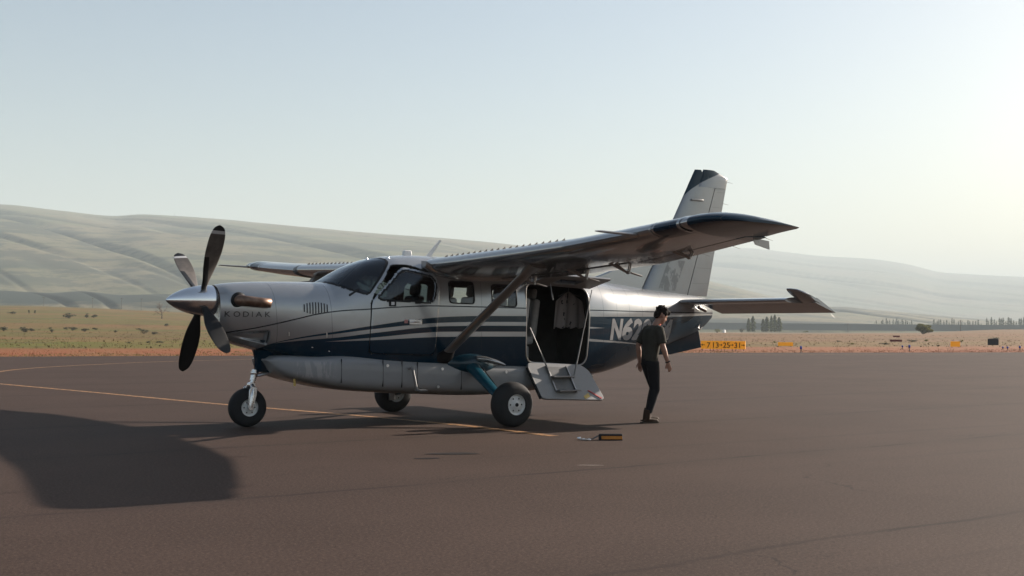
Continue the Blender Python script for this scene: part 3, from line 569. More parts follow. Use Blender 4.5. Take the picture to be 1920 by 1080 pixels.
# ------------------------------------------------------------------ wings
def foil_pts(u, t_):
    yt = 5 * t_ * (.2969 * math.sqrt(u) - .126 * u - .3516 * u * u + .2843 * u ** 3 - .1036 * u ** 4); cb = .02 * (2 * .35 * u - u * u) / .35 ** 2 if u < .35 else .02 * ((1 - .7) + .7 * u - u * u) / .65 ** 2
    return cb + yt, cb - yt
def foil_ring(u0, u1, n=18):
    us = [u0 + (u1 - u0) * .5 * (1 - math.cos(math.pi * i / n)) if u0 < .01 else u0 + (u1 - u0) * i / n for i in range(n + 1)]
    return us
WST = [(.55, 3.70, 2.335, 1.68, 5.2, .175), (1.6, 3.70, 2.362, 1.67, 5.2, .175), (2.9, 3.70, 2.398, 1.655, 5.1, .17), (4.13, 3.70, 2.440, 1.57, 5.0, .165), (4.1305, 3.655, 2.428, 1.615, 5.0, .165), (5.2, 3.665, 2.497, 1.50, 4.2, .16), (6.25, 3.69, 2.578, 1.38, 3.3, .15)]
TIPS = [(6.25, 3.69, 2.578, 1.38, 3.3, .15), (6.45, 3.715, 2.600, 1.345, 3.2, .145), (6.62, 3.75, 2.612, 1.305, 3.0, .125), (6.75, 3.82, 2.612, 1.225, 2.7, .10), (6.84, 3.95, 2.604, 1.04, 2.4, .075), (6.88, 4.14, 2.592, .80, 2.2, .04)]
def wst(y):
    a = np.array(WST); return [float(np.interp(y, a[:, 0], a[:, k])) for k in range(6)]
def wing_pt(st, u, w, sgn, piv=None, defl=0):
    y, xl, zl, c, inc, _ = st; i = R_(inc); X_, Z_ = u, w
    if defl: d = R_(defl); du_, dw_ = u - piv[0], w - piv[1]; X_ = piv[0] + du_ * math.cos(d) + dw_ * math.sin(d); Z_ = piv[1] - du_ * math.sin(d) + dw_ * math.cos(d)
    return (xl + c * (X_ * math.cos(i) + Z_ * math.sin(i)), sgn * y, zl - c * X_ * math.sin(i) + c * Z_ * math.cos(i))
def wing_loft(sts, u0, u1, sgn, piv=None, defl=0, dx=0.0, dz=0.0):
    rings = []; us = foil_ring(u0, u1)
    for st in sts:
        up = [wing_pt(st, u, foil_pts(u, st[5])[0], sgn, piv, defl) for u in us[::-1]]; lo = [wing_pt(st, u, foil_pts(u, st[5])[1], sgn, piv, defl) for u in (us[1:] if u0 < .01 else us)]
        rings.append([(a + dx, b, c_ + dz) for a, b, c_ in up + lo])
    m_ = MB(); m_.loft(rings); return m_
def span(y0, y1, n=6): return [tuple(wst(y)) for y in np.linspace(y0, y1, n)]
for sgn, nm in ((-1, 'port'), (1, 'starboard')):
    inner = [tuple(s) for s in WST if s[0] <= 4.1302]; outer = [tuple(s) for s in WST if s[0] >= 4.1302]
    w1 = wing_loft(inner, 0, .754, sgn); w1.v += []; w = w1.build('wing', M_wing, plane, True, 35)
    wing_loft(outer, 0, .760, sgn).build('outer_wing_panel', M_wing, w, True, 35)
    wing_loft(TIPS, 0, 1.0, sgn).build('wing_tip', M_wing, w, True, 50)
    wing_loft(span(.76, 4.127), .745, 1.0, sgn, (.74, -.03), 3.0, .012, -.012).build('flap', M_wing, w, True, 35)
    wing_loft(span(4.135, 6.245), .755, 1.0, sgn, (.75, .0), 1.5 if sgn < 0 else -1, .01, -.004).build('aileron', M_wing, w, True, 35)
    # small fixed tab hanging at the aileron end, static wick
    st = wst(6.1); a = wing_pt(st, .97, -.01, sgn); m2 = MB(); m2.prism([(-.05, .02), (.22, -.01), (.23, -.11), (.0, -.06)], -.006, .006, lambda u, v, d: (a[0] + u, a[1] + sgn * .0 + d, a[2] + v)); m2.build('aileron_tab', M_strut, w, False)
    for yy in (5.0, 5.6, 6.2):
        b_ = wing_pt(wst(yy), .995, 0, sgn); m2 = MB(); m2.tube([b_, (b_[0] + .16, b_[1], b_[2] - .035)], [.004, .0015], 5); m2.build('static_wick', M_black, w)
    # probe on the leading edge
    b_ = wing_pt(wst(5.55), .03, -.02, sgn) if sgn < 0 else wing_pt(TIPS[1], .02, -.02, sgn); m2 = MB(); m2.tube([(b_[0] + .05, b_[1], b_[2]), (b_[0] - .06, b_[1], b_[2] + .005), (b_[0] - .55, b_[1] * 1.0, b_[2] + .02), (b_[0] - .62, b_[1], b_[2] + .02)], [.022, .018, .013, .006], 8); m2.build('leading_edge_probe', M_strut, w)
    # vortex generators along the upper leading edge: tiny, joined
    m2 = MB()
    for yy in np.arange(.95, 4.05, .155):
        st = wst(yy); p_ = wing_pt(st, .085, foil_pts(.085, st[5])[0], sgn); m2.prism([(-.02, -.004), (.04, -.004), (.04, .032)], -.002, .002, lambda u, v, d: (p_[0] + u, p_[1] + d + u * .25, p_[2] + v))
    tag(m2.build('vortex_generators', M_black, w, False), kind='stuff')
    # cuff end caps and light bands at the tip
    for yy, wd in ((5.80, .035), (6.27, .05)):
        us = foil_ring(0, .16, 8); rings = []
        for y_ in (yy - wd / 2, yy + wd / 2):
            st = wst(min(y_, 6.25)); st[0] = y_; rings.append([(lambda p: (p[0] - .004, p[1], p[2]))(wing_pt(st, u, foil_pts(u, st[5])[0] + .003, sgn)) for u in us[::-1]] + [(lambda p: (p[0] - .004, p[1], p[2]))(wing_pt(st, u, foil_pts(u, st[5])[1] - .003, sgn)) for u in us[1:]])
        m2 = MB(); m2.loft(rings, closed=False, cap0=False, cap1=False); m2.build('leading_edge_band', M_silver, w)
    # flap and aileron hinge brackets
    for yy, L in ((1.45, 1.0), (2.75, 1.0), (3.75, 1.0), (5.1, .6)):
        st = wst(yy); p0 = wing_pt(st, .62, foil_pts(.62, st[5])[1] + .01, sgn); p1 = wing_pt(st, .80, foil_pts(.80, st[5])[1], sgn); y_ = p0[1]
        e_ = MB(); lo = (p1[0] + .06 * L, y_, p1[2] - .12 * L)
        for o_ in (-.018, .018):
            e_.tube([(p0[0], y_ + o_, p0[2]), (lo[0], y_ + o_, lo[2])], .011, 6); e_.tube([(p1[0] + .1, y_ + o_, p1[2] + .02), (lo[0], y_ + o_, lo[2])], .010, 6); e_.tube([(p0[0] + .10, y_ + o_, p0[2] + .01), (lo[0] - .06, y_ + o_, lo[2] + .02)], .009, 6)
        e_.tube([(lo[0], y_ - .03, lo[2]), (lo[0], y_ + .03, lo[2])], .016, 8)
        if L == 1.0: e_.tube([(lo[0] - .03, y_ - .018, lo[2] + .02), (lo[0] + .22, y_ - .018, lo[2] - .035), (lo[0] + .22, y_ + .018, lo[2] - .035), (lo[0] - .03, y_ + .018, lo[2] + .02)], .008, 6)
        e_.build('hinge_bracket', M_strut, w)
    # wing strut with fairings
    def section(c_, ax, ch, th, tilt=0):
        A = Vector((1, 0, 0)); Bv = ax.cross(A).normalized(); return [c_ + A * (ch * .5 * math.cos(q)) + Bv * (th * .5 * math.sin(q)) for q in [2 * math.pi * j / 20 for j in range(20)]]
    pa = Vector((3.99, sgn * .70, .99)); stt = wst(2.86); pb = Vector(wing_pt(stt, .27, foil_pts(.27, stt[5])[1], sgn)) + Vector((0, 0, .03)); ax = (pb - pa).normalized(); m2 = MB()
    m2.loft([section(pa + (pb - pa) * s, ax, .185, .072) for s in np.linspace(0, 1, 5)]); strut = m2.build('wing_strut', M_strut, plane, True, 60)
    m2 = MB(); m2.loft([section(pb - ax * .22, ax, .19, .075), section(pb - ax * .1, ax, .24, .11), section(pb + ax * .06, ax, .34, .22)]); m2.build('strut_fairing', M_strut, strut, True, 60)
    m2 = MB(); m2.loft([section(pa - ax * .03, ax, .34, .22), section(pa + ax * .06, ax, .25, .13), section(pa + ax * .16, ax, .19, .08)]); m2.build('strut_fairing', M_black, strut, True, 60)
    # flap actuator clip loop near the strut
    m2 = MB(); q0 = Vector(wing_pt(wst(2.2), .45, foil_pts(.45, .17)[1], sgn)); m2.tube([q0 + Vector((0, 0, .01)), q0 + Vector((.02, 0, -.09)), q0 + Vector((.08, 0, -.12)), q0 + Vector((.10, 0, -.08)), q0 + Vector((.06, 0, -.05))], .009, 6); m2.build('tie_down_ring', M_alu, w)
# weather radar pod under the far wing
st = wst(3.6); rp = Vector(wing_pt(st, .1, foil_pts(.1, st[5])[1], 1)); m2 = MB()
m2.loft([[(x + rp.x, rp.y + r_ * math.cos(q), rp.z - .21 + r_ * math.sin(q)) for q in [2 * math.pi * j / 18 for j in range(18)]] for x, r_ in ((-.48, .01), (-.45, .05), (-.36, .085), (-.2, .11), (.2, .12), (.6, .09), (.85, .03))]); radar = m2.build('radar_pod', M_strut, plane, True, 60)
m2 = MB(); m2.prism([(-.12, -.12), (-.02, .0), (.05, .10), (.9, .10), (.6, -.15)], -.06, .06, lambda u, v, d: (rp.x + u, rp.y + d, rp.z + v)); m2.build('pod_pylon', M_strut, radar, False, bevel=.02)
# roof blister, antennas
m2 = MB(); m2.prism([(3.655, 2.48), (3.665, 2.575), (3.68, 2.585), (3.775, 2.585), (3.79, 2.575), (3.80, 2.48)], -.035, .035, lambda u, v, d: (u, d, v)); m2.build('roof_antenna', M_white, plane, True, bevel=.012)
m2 = MB(); m2.prism([(4.02, 2.47), (4.12, 2.47), (4.33, 2.765), (4.30, 2.77)], -.008, .008, lambda u, v, d: (u, d, v)); m2.build('blade_antenna', M_white, plane, False)
for x_, y_, z_ in ((3.02, -.05, None), (3.22, -.36, None), (3.75, -.62, None)):
    zz = float(f_zc(x_) + (f_zt(x_) - f_zc(x_)) * (1 - (abs(y_) / f_w(x_)) ** float(f_nt(x_))) ** (1 / float(f_nt(x_)))); m2 = MB(); m2.lathe([(.0005, .022), (.014, .018), (.02, .0), (.02, -.01)], (x_, y_, zz), 'Z', 12); m2.build('roof_fastener', M_alu, fus)
# wing root fairing
for sgn in (-1, 1):
    m2 = MB(); rings = []
    for s in np.linspace(0, 1, 10):
        x = 3.62 + 1.95 * s; zt_ = float(wing_pt(wst(.75), max(.0, min(1, (x - 3.7) / 1.68)), foil_pts(max(0, min(1, (x - 3.7) / 1.68)), .175)[1], sgn)[2])
        rings.append([(x, sgn * (.64), zt_ - .055), (x, sgn * .755, zt_ - .045), (x, sgn * .80, zt_ + .02), (x, sgn * .80, zt_ + .045), (x, sgn * .64, zt_ + .06)])
    m2.loft(rings); m2.build('wing_root_fairing', M_silver, plane, True, 50)

# ------------------------------------------------------------------ tail
def vfoil(c0, zs, xs, cs, ths, u0=0, u1=1, n=14):
    rings = []; us = [u0 + (u1 - u0) * .5 * (1 - math.cos(math.pi * i / n)) if u0 < .01 else u0 + (u1 - u0) * i / n for i in range(n + 1)]
    for z, x, c, th in zip(zs, xs, cs, ths):
        f = lambda u: 5 * th * (.2969 * math.sqrt(u) - .126 * u - .3516 * u * u + .2843 * u ** 3 - .1036 * u ** 4)
        rings.append([(x + c * u, c * f(u), z) for u in us[::-1]] + [(x + c * u, -c * f(u), z) for u in (us[1:] if u0 < .01 else us)])
    m_ = MB(); m_.loft(rings); return m_
zf = np.array([1.95, 2.6, 3.37, 3.96]); lex = 8.27 + (zf - 1.95) * .561; tex = 9.845 + (zf - 1.95) * .236; hinge = 9.335 + (zf - 1.95) * .347
cc = tex - lex
rings = []
fin = vfoil(0, zf, lex, cc, [.10, .10, .095, .09], 0, 1)
# build fin and rudder by chord fraction along the hinge line
def fin_piece(zs, fx0, fx1):
    m_ = MB(); rings = []
    for z in zs:
        le_ = 8.27 + (z - 1.95) * .561; te_ = 9.845 + (z - 1.95) * .236; c = te_ - le_; a, b_ = fx0(z), fx1(z); f = lambda u: .45 * (.2969 * math.sqrt(max(u, 0)) - .126 * u - .3516 * u * u + .2843 * u ** 3 - .1036 * u ** 4)
        n = 14; us = [((a + (b_ - a) * .5 * (1 - math.cos(math.pi * i / n))) - le_) / c for i in range(n + 1)]
        rings.append([(le_ + c * u, c * f(u) + .0015, z) for u in us[::-1]] + [(le_ + c * u, -c * f(u) - .0015, z) for u in us])
    m_.loft(rings); return m_
LEf = lambda z: 8.27 + (z - 1.95) * .561; TEf = lambda z: 9.845 + (z - 1.95) * .236; HG = lambda z: 9.335 + (z - 1.95) * .347
fino = fin_piece(np.linspace(1.93, 3.965, 12), LEf, lambda z: HG(z) - .008).build('vertical_fin', M_fin, plane, True, 35)
fin_piece(np.linspace(3.9655, 4.27, 6), LEf, lambda z: 9.64 + (z - 3.985) * .44 - .012 - (.06 if z > 4.26 else 0)).build('fin_cap', M_fin, fino, True, 35)
rud = fin_piece(np.linspace(2.0, 3.965, 12), lambda z: HG(z) + .008, TEf).build('rudder', M_fin, plane, True, 35)
def topf(z): return TEf(z)
m2 = MB(); rings = []
for s in np.linspace(0, 1, 6):
    z = 3.9665 + s * .318
    le_ = 9.64 + (z - 3.985) * .44; te_ = TEf(z) - (0 if s < .6 else (s - .6) * .9); n = 10; us = [.5 * (1 - math.cos(math.pi * i / n)) for i in range(n + 1)]; c = te_ - le_; hh = .045 * (1 - .35 * s)
    rings.append([(le_ + c * u, hh * (4 * u * (1 - u)) ** .5 * (1 - .55 * u) + .002, z + .0 * u) for u in us[::-1]] + [(le_ + c * u, -hh * (4 * u * (1 - u)) ** .5 * (1 - .55 * u) - .002, z) for u in us])
m2.loft(rings); m2.build('rudder_horn', M_fin, rud, True, 45)
m2 = MB(); m2.prism([(6.95, 2.16), (7.5, 2.34), (8.0, 2.52), (8.42, 2.66), (8.66, 2.66), (8.30, 2.03), (7.6, 2.10)], -.03, .03, lambda u, v, d: (u, d, v)); m2.build('dorsal_fin', M_silver, plane, True, bevel=.02)
m2 = MB(); m2.prism([(9.655, 2.80), (9.97, 2.79), (9.97, 3.9), (9.95, 3.0)], -.001, .001, lambda u, v, d: (u, d, v))
m2 = MB(); m2.box((9.44, -.075, 3.70), (9.72, -.045, 3.735)); m2.build('nav_antenna', M_strut, fino, True, bevel=.01)
for z in (3.3, 3.7, 4.1):
    m2 = MB(); x_ = TEf(z); m2.tube([(x_ - .01, 0, z), (x_ + .14, 0, z - .02)], [.004, .0015], 5); m2.build('static_wick', M_black, rud)
# horizontal stabiliser and drooped elevator with raised horn
def hfoil(y0, y1, sgn, xa, xb, th, n=12, rot=0, piv=(9.50, 1.885)):
    rings = []
    for y in np.linspace(y0, y1, 8):
        le_ = 8.98 + (y - .2) * .045; c = 9.98 - le_ ; us = [((xa + (xb - xa) * .5 * (1 - math.cos(math.pi * i / n))) if xa > 0 else (le_ + (xb - le_) * .5 * (1 - math.cos(math.pi * i / n)))) for i in range(n + 1)]
        f = lambda x: (lambda u: c * 5 * th * (.2969 * math.sqrt(max(u, 0)) - .126 * u - .3516 * u * u + .2843 * u ** 3 - .1036 * u ** 4) + .0015)(min(max((x - le_) / c, 0), 1))
        pts_ = [(x, f(x)) for x in us[::-1]] + [(x, -f(x)) for x in us]; ring = []
        for x, d in pts_:
            X_, Z_ = x - piv[0], d
            if rot: X_, Z_ = X_ * math.cos(rot) + Z_ * math.sin(rot), -X_ * math.sin(rot) + Z_ * math.cos(rot)
            ring.append((piv[0] + X_, sgn * y, piv[1] + Z_))
        rings.append(ring)
    m_ = MB(); m_.loft(rings); return m_
for sgn in (-1, 1):
    stb = hfoil(.12, 2.66, sgn, -1, 9.49, .10).build('horizontal_stabilizer', M_wing if False else M_silver, plane, True, 35)
    el = hfoil(.30, 2.93, sgn, 9.505, 9.99, .10, rot=R_(23.5)).build('elevator', M_silver, stb, True, 35)
    rings = []
    for y, k in ((2.68, 1.0), (2.74, 1.0), (2.84, .92), (2.91, .7), (2.945, .42)):
        ring = []; x0_, x1_ = 9.06 + (1 - k) * .35, 9.62
        for j in range(20):
            q = 2 * math.pi * j / 20; x = (x0_ + x1_) / 2 + (x1_ - x0_) / 2 * math.cos(q); d = .052 * k * math.sin(q); X_ = x - 9.50; r_ = R_(23.5); ring.append((9.50 + X_ * math.cos(r_) + d * math.sin(r_), sgn * y, 1.885 - X_ * math.sin(r_) + d * math.cos(r_)))
        rings.append(ring)
    m2 = MB(); m2.loft(rings); m2.build('elevator_horn', M_silver, el, True, 50)
    m2 = MB(); m2.tube([(9.985, sgn * 2.8, 1.675), (10.08, sgn * 2.8, 1.60)], [.004, .0015], 5); m2.build('static_wick', M_white, el)
    m2 = MB(); m2.tube([(9.45, sgn * .24, 1.80), (9.62, sgn * .24, 1.74)], .035, 8); m2.build('elevator_arm', M_strut, el)
m2 = MB(); m2.prism([(8.35, 1.02), (8.8, 1.16), (9.3, 1.32), (9.60, 1.45), (9.66, 1.375), (9.72, 1.085), (9.0, .965), (8.45, .955)], -.02, .02, lambda u, v, d: (u, d, v)); m2.build('ventral_fin', M_navy, plane, True, bevel=.012)
m2 = MB(); m2.tube([(9.55, -.16, 1.50), (9.50, -.18, 1.44), (9.56, -.165, 1.40), (9.62, -.14, 1.45)], .008, 6); m2.build('tail_tie_down', M_strut, fus)

# ------------------------------------------------------------------ belly cargo pod
pz_t = pchip([1.36, 1.6, 2.0, 2.4, 3.0, 3.6, 4.7, 5.2, 5.7, 6.3, 7.0], [.985, 1.01, 1.00, 1.025, 1.00, .965, .90, .875, .85, .78, .66])
pz_b = pchip([1.36, 1.45, 1.6, 2.0, 2.4, 3.0, 3.6, 4.7, 5.2, 5.7, 6.3, 7.0], [.90, .80, .70, .59, .51, .455, .42, .375, .385, .42, .50, .61])
p_w = pchip([1.36, 1.42, 1.6, 2.0, 2.4, 3.0, 3.6, 5.2, 5.7, 6.3, 7.0], [.26, .40, .52, .625, .69, .742, .765, .768, .755, .68, .40])
rings = []
for x in np.concatenate([[1.355, 1.37, 1.40, 1.45], np.linspace(1.5, 7.0, 60)]):
    zt_, zb_, w_ = float(pz_t(x)), float(pz_b(x)), float(p_w(x)); k = min(1, max(.2, (x - 1.33) / .12)); zc_ = zb_ + (zt_ - zb_) * .55; ring = []
    for j in range(64):
        q = 2 * math.pi * j / 64; n = 4.2; c_, s_ = math.cos(q), math.sin(q); y = w_ * (abs(c_) ** (2 / n)) * (1 if c_ > 0 else -1); z = zc_ + ((zt_ - zc_) if s_ > 0 else (zc_ - zb_)) * k * (abs(s_) ** (2 / n)) * (1 if s_ > 0 else -1); ring.append((x, y, z))
    rings.append(ring)
m2 = MB(); m2.loft(rings); pod = m2.build('cargo_pod', M_pod, plane, True, 60)
for xa in (2.32, 2.95, 3.25, 3.50, 4.25):
    m2 = MB(); m2.box((xa, -float(p_w(xa)) - .0015, float(pz_b(xa)) + .10), (xa + .006, -float(p_w(xa)) + .02, float(pz_t(xa)) - .06)); m2.build('panel_seam', M_black, pod, False)
for xa, za in ((3.02, .86), (3.92, .80), (5.05, .74), (3.85, .54)):
    m2 = MB(); m2.lathe([(.022, -.004), (.022, .006), (.012, .009), (.0005, .009)][::-1], (xa, -float(p_w(xa)) - .004, za), 'Y', 14); m2.build('pod_latch', M_alu, pod)
yp = -float(p_w(3.4)) - .03; m2 = MB(); m2.tube([(3.36, yp + .03, .81), (3.365, yp - .03, .83), (3.38, yp - .05, .80), (3.44, yp - .055, .53), (3.46, yp - .055, .515)], .02, 10); m2.box((3.43, yp - .19, .495), (3.55, yp - .03, .515)); m2.build('boarding_step', M_stay, pod, True)
m2 = MB(); m2.tube([(1.72, -.42, .70), (1.725, -.42, .58)], .018, 8); m2.build('drain_mast', M_yel, pod)

# ------------------------------------------------------------------ landing gear
M_navyteal = flat_paint('dark teal fairing paint', (.005, .030, .048), .3)
def wheel(c, Rw, W, parent, hub=.45):
    prof = []
    for s in np.linspace(-1, 1, 21):
        q = s * math.pi / 2; prof.append((Rw * (hub + (1 - hub) * (max(0, math.cos(q)) ** .55)), W / 2 * (abs(math.sin(q)) ** .85) * (1 if q > 0 else -1)))
    m_ = MB(); m_.loft([[(c[0] + r_ * math.cos(2 * math.pi * j / 48), c[1] + h_, c[2] + r_ * math.sin(2 * math.pi * j / 48)) for j in range(48)] for r_, h_ in prof], 0, False, False); ty = m_.build('tyre', M_rubber, parent, True, 60)
    m_ = MB()
    rim = None
    for sg in (1, -1):
        m_ = MB(); pr = [(Rw * hub * 1.04, W * .44), (Rw * hub * .98, W * .46), (Rw * hub * .90, W * .41), (Rw * hub * .84, W * .36), (Rw * hub * .45, W * .40), (Rw * hub * .32, W * .47), (Rw * hub * .28, W * .48), (.0005, W * .48)]
        m_.loft([[(c[0] + r_ * math.cos(2 * math.pi * j / 36), c[1] + sg * h_, c[2] + r_ * math.sin(2 * math.pi * j / 36)) for j in range(36)] for r_, h_ in pr], 0, False, True)
        rim = m_.build('wheel_rim', M_rim, parent, True, 40)
    m_ = MB(); m_.lathe([(Rw * .085, -W * .49), (Rw * .085, -W * .52), (.0005, -W * .52)], c, 'Y', 14); m_.build('hub_cap', M_black, rim)
    for j in range(6):
        q = 2 * math.pi * j / 6; m_ = MB(); m_.lathe([(.0005, -W * .42), (Rw * .035, -W * .42)], (c[0] + Rw * hub * .64 * math.cos(q), c[1], c[2] + Rw * hub * .64 * math.sin(q)), 'Y', 10); m_.build('rim_hole', M_black, rim)
    return ty
ng = empty('nose_gear', (1.2, 0, 0)); ng.parent = plane; ng.matrix_parent_inverse = Matrix.Identity(4)
def attach(o, par): o.matrix_parent_inverse = par.matrix_world.inverted() if par.matrix_world != Matrix.Identity(4) else Matrix.Translation(-par.location); return o
class Sub:      # children built in world coordinates under an offset Empty
    def __init__(s, e): s.e = e
_oldfinish = finish
def under(e, before):
    for o in list(COL.objects):
        if o not in before and o.parent == e: o.matrix_parent_inverse = Matrix.Translation(-Vector(e.location))
bf = set(COL.objects)
wheel((1.195, 0, .275), .275, .20, ng)
m2 = MB()
for sg in (-1, 1): m2.tube([(1.195, sg * .125, .275), (1.215, sg * .128, .42), (1.235, sg * .105, .55), (1.245, sg * .05, .585)], [.030, .034, .030, .028], 10)
m2.tube([(1.245, -.06, .588), (1.245, .06, .588)], .04, 10); m2.lathe([(.035, -.15), (.035, .15)], (1.195, 0, .275), 'Y', 12); m2.build('wheel_fork', M_alu, ng)
m2 = MB()
for sg in (-1, 1): m2 = MB(); m2.prism([(1.15, .27), (1.165, .40), (1.17, .52), (1.20, .575), (1.29, .56), (1.28, .45), (1.24, .27), (1.20, .24)], sg * .120, sg * .135, lambda u, v, d: (u, d, v)); m2.build('fork_plate', M_alu, ng, True, bevel=.006)
m2 = MB(); m2.tube([(1.25, 0, .57), (1.275, 0, .66)], .032, 14); m2.tube([(1.272, 0, .65), (1.305, 0, .80)], .045, 14); m2.lathe([(.055, -.02), (.06, 0), (.055, .02)], (1.297, 0, .755), 'Z', 14); m2.build('gear_strut', M_alu, ng)
m2 = MB(); m2.tube([(1.33, -.03, .715), (1.56, -.06, .765)], .02, 8); m2.tube([(1.33, .03, .715), (1.56, .06, .765)], .02, 8); m2.build('drag_brace', M_alu, ng)
m2 = MB(); m2.loft([[(1.42 + a * math.cos(q) + ox, b_ * math.sin(q), z) for q in [2 * math.pi * j / 24 for j in range(24)]] for z, a, b_, ox in ((1.22, .33, .34, .10), (1.10, .22, .24, .06), (1.02, .17, .16, .035), (.92, .15, .11, .02), (.80, .145, .095, .02), (.77, .13, .08, .02))]); m2.build('gear_fairing', M_navy, ng, True, 60)
under(ng, bf)
for sgn in (-1, 1):
    mg = empty('main_gear', (4.47, sgn * 1.78, 0)); mg.parent = plane; bf = set(COL.objects)
    wheel((4.47, sgn * 1.80, .320), .325, .27, mg, .46)
    A = Vector((4.42, sgn * .66, .90)); Bp = Vector((4.47, sgn * 1.60, .34))
    def lsec(c_, ch, th, nrm_): return [c_ + Vector((ch / 2 * math.cos(q), 0, 0)) + nrm_ * (th / 2 * math.sin(q)) for q in [2 * math.pi * j / 18 for j in range(18)]]
    dirv = (Bp - A).normalized(); nv = dirv.cross(Vector((1, 0, 0))).normalized()
    m2 = MB(); m2.loft([lsec(A + (Bp - A) * s, ch, th, nv) for s, ch, th in ((0, .26, .16), (.3, .23, .13), (.7, .19, .10), (1, .16, .09))]); m2.build('gear_leg', M_teal, mg, True, 60)
    m2 = MB(); m2.tube([Bp + Vector((0, -sgn * .02, .0)), (4.47, sgn * 1.72, .325)], .05, 12); m2.build('wheel_axle', M_steel, mg)
    # bulged leg fairing on the pod side
    rings = []
    for s in np.linspace(0, 1, 10):
        x = 4.04 + s * .86; bul = math.sin(math.pi * min(.995, s * .92 + .06)) ** .8; zc_ = .875 + .02 * math.sin(math.pi * s) - .05 * s; ring = []
        for j in range(18):
            q = 2 * math.pi * j / 18; ring.append((x, sgn * (.70 + .13 * bul * max(-.2, math.cos(q))), zc_ + (.04 + .12 * bul) * math.sin(q)))
        rings.append(ring)
    m2 = MB(); m2.loft(rings); m2.build('leg_fairing', M_navyteal, mg, True, 60)
    m2 = MB(); m2.loft([[(4.50 + ox, sgn * (yy + .05 * math.cos(q)), zz + .045 * math.sin(q) * kk) for q in [2 * math.pi * j / 14 for j in range(14)]] for ox, yy, zz, kk in ((-.02, .80, .955, .9), (.12, .86, .94, 1.0), (.30, .90, .89, .9), (.40, .93, .855, .45))]); m2.build('cuff_fairing', M_silver, mg, True, 60)
    m2 = MB(); m2.tube([A + Vector((.11, sgn * .28, -.10)), Bp + Vector((.07, -sgn * .03, .02)), (4.55, sgn * 1.66, .36)], .008, 6); m2.build('brake_line', M_black, mg)
    m2 = MB(); m2.box((4.32, sgn * 1.66 - .03, .20), (4.42, sgn * 1.66 + .03, .34)); m2.build('brake_caliper', M_steel, mg, True, bevel=.01)
    under(mg, bf)

# ------------------------------------------------------------------ open cargo door: upper leaf, lower leaf with steps, stays
hA, hB = Vector((5.44, -.735, 2.115)), Vector((6.66, -.735, 2.065)); out = Vector((.0, -.56, .115))
def upf(u, v, d): s = (u - 5.44) / 1.22; p_ = hA.lerp(hB, s) + out * v; nn = Vector((0, .2, .98)); return tuple(p_ + nn * d)
upper = empty('upper_cargo_door', (6.05, -.735, 2.09)); upper.parent = plane; bf = set(COL.objects)
outl = [(5.45, .0), (6.66, .0), (6.655, .75), (6.60, .96), (6.48, 1.0), (5.62, 1.0), (5.50, .96), (5.45, .75)]; hole = [(5.80, .30), (6.25, .30), (6.25, .76), (5.80, .76)]
m2 = MB()
def bridge(o4, h4, d0, d1):
    pass
oq = [(5.45, 0), (6.66, 0), (6.64, 1.0), (5.48, 1.0)]
for i in range(4):
    a, b_ = oq[i], oq[(i + 1) % 4]; c_, d_ = hole[(i + 1) % 4], hole[i]; m2.prism([a, b_, c_, d_], -.02, .02, upf)
m2.build('door_panel', M_door_in, upper, True, 30)
m2 = MB(); m2.prism(hole, -.004, .004, upf); m2.build('door_glass', M_glass, upper, False)
m2 = MB(); m2.tube([upf(5.48, 1.0, 0), upf(6.64, 1.0, 0)], .022, 8); m2.build('door_edge', M_strut, upper)
m2 = MB(); m2.tube([upf(6.5, .9, -.02), (6.45, -.72, 1.75)], .009, 8) ; m2 = MB(); m2.tube([upf(5.75, .35, -.03), upf(5.75, .36, -.22)], .007, 6); m2.tube([upf(5.75, .36, -.20), upf(5.76, .36, -.30)], .012, 6); m2.build('pull_strap', M_steel, upper)
under(upper, bf)
lo_h, lo_v = Vector((0, -.75, .845)), Vector((0, -.285, -.54)).normalized()
nl = Vector((0, -.54, .285)).normalized()
def lof(u, v, d): z0_ = .05 * (5.44 - u) / 1.2; return tuple(Vector((u, lo_h.y, lo_h.z + z0_ + .025)) + lo_v * v + nl * d)
lower = empty('lower_cargo_door', (6.05, -.75, .84)); lower.parent = plane; bf = set(COL.objects)
LP = rpoly([(5.445, .0), (6.46, .0), (6.60, .10), (6.745, .615), (5.52, .615), (5.425, .10)], .09, 5)
m2 = MB(); m2.prism([tuple(p) for p in LP], -.022, .022, lof); m2.build('door_panel', M_door_in, lower, True, 30, bevel=.006)
m2 = MB(); m2.tube([lof(5.428, .08, 0), lof(5.43, .12, 0), lof(5.515, .60, 0)], .026, 8); m2.build('door_seal', M_black, lower)
m2 = MB()
for u in (5.75, 6.14): m2 = MB(); m2.prism([(u, .05), (u + .025, .05), (u + .085, .50), (u + .06, .50)], .022, .055, lof); m2.build('step_rail', M_strut, lower, False)
m2 = MB(); m2.prism([(5.79, .06), (6.14, .06), (6.19, .46), (5.85, .46)], .0225, .026, lof); m2.build('step_recess', simple('dark recess', (.16, .16, .16), .6), lower, False)
for v in (.235, .475):
    k = v / .615 * .075; a0 = Vector(lof(5.76 + k, v, .03)); a1 = Vector(lof(6.17 + k, v, .03)); m2 = MB(); m2.box((a0.x, a0.y - .115, a0.z - .012), (a1.x, a0.y + .0, a0.z + .012)); m2.build('step_tread', M_steel, lower, False, bevel=.005)
m2 = MB(); m2.prism([(6.44, .46), (6.465, .455), (6.69, .585), (6.665, .60)], .0225, .034, lof); m2.build('red_stop_bar', M_red, lower, False)
m2 = MB(); m2.prism([(6.33, .56), (6.44, .50), (6.46, .56), (6.36, .605)], .0225, .028, lof); m2.build('amber_reflector', M_yel, lower, False)
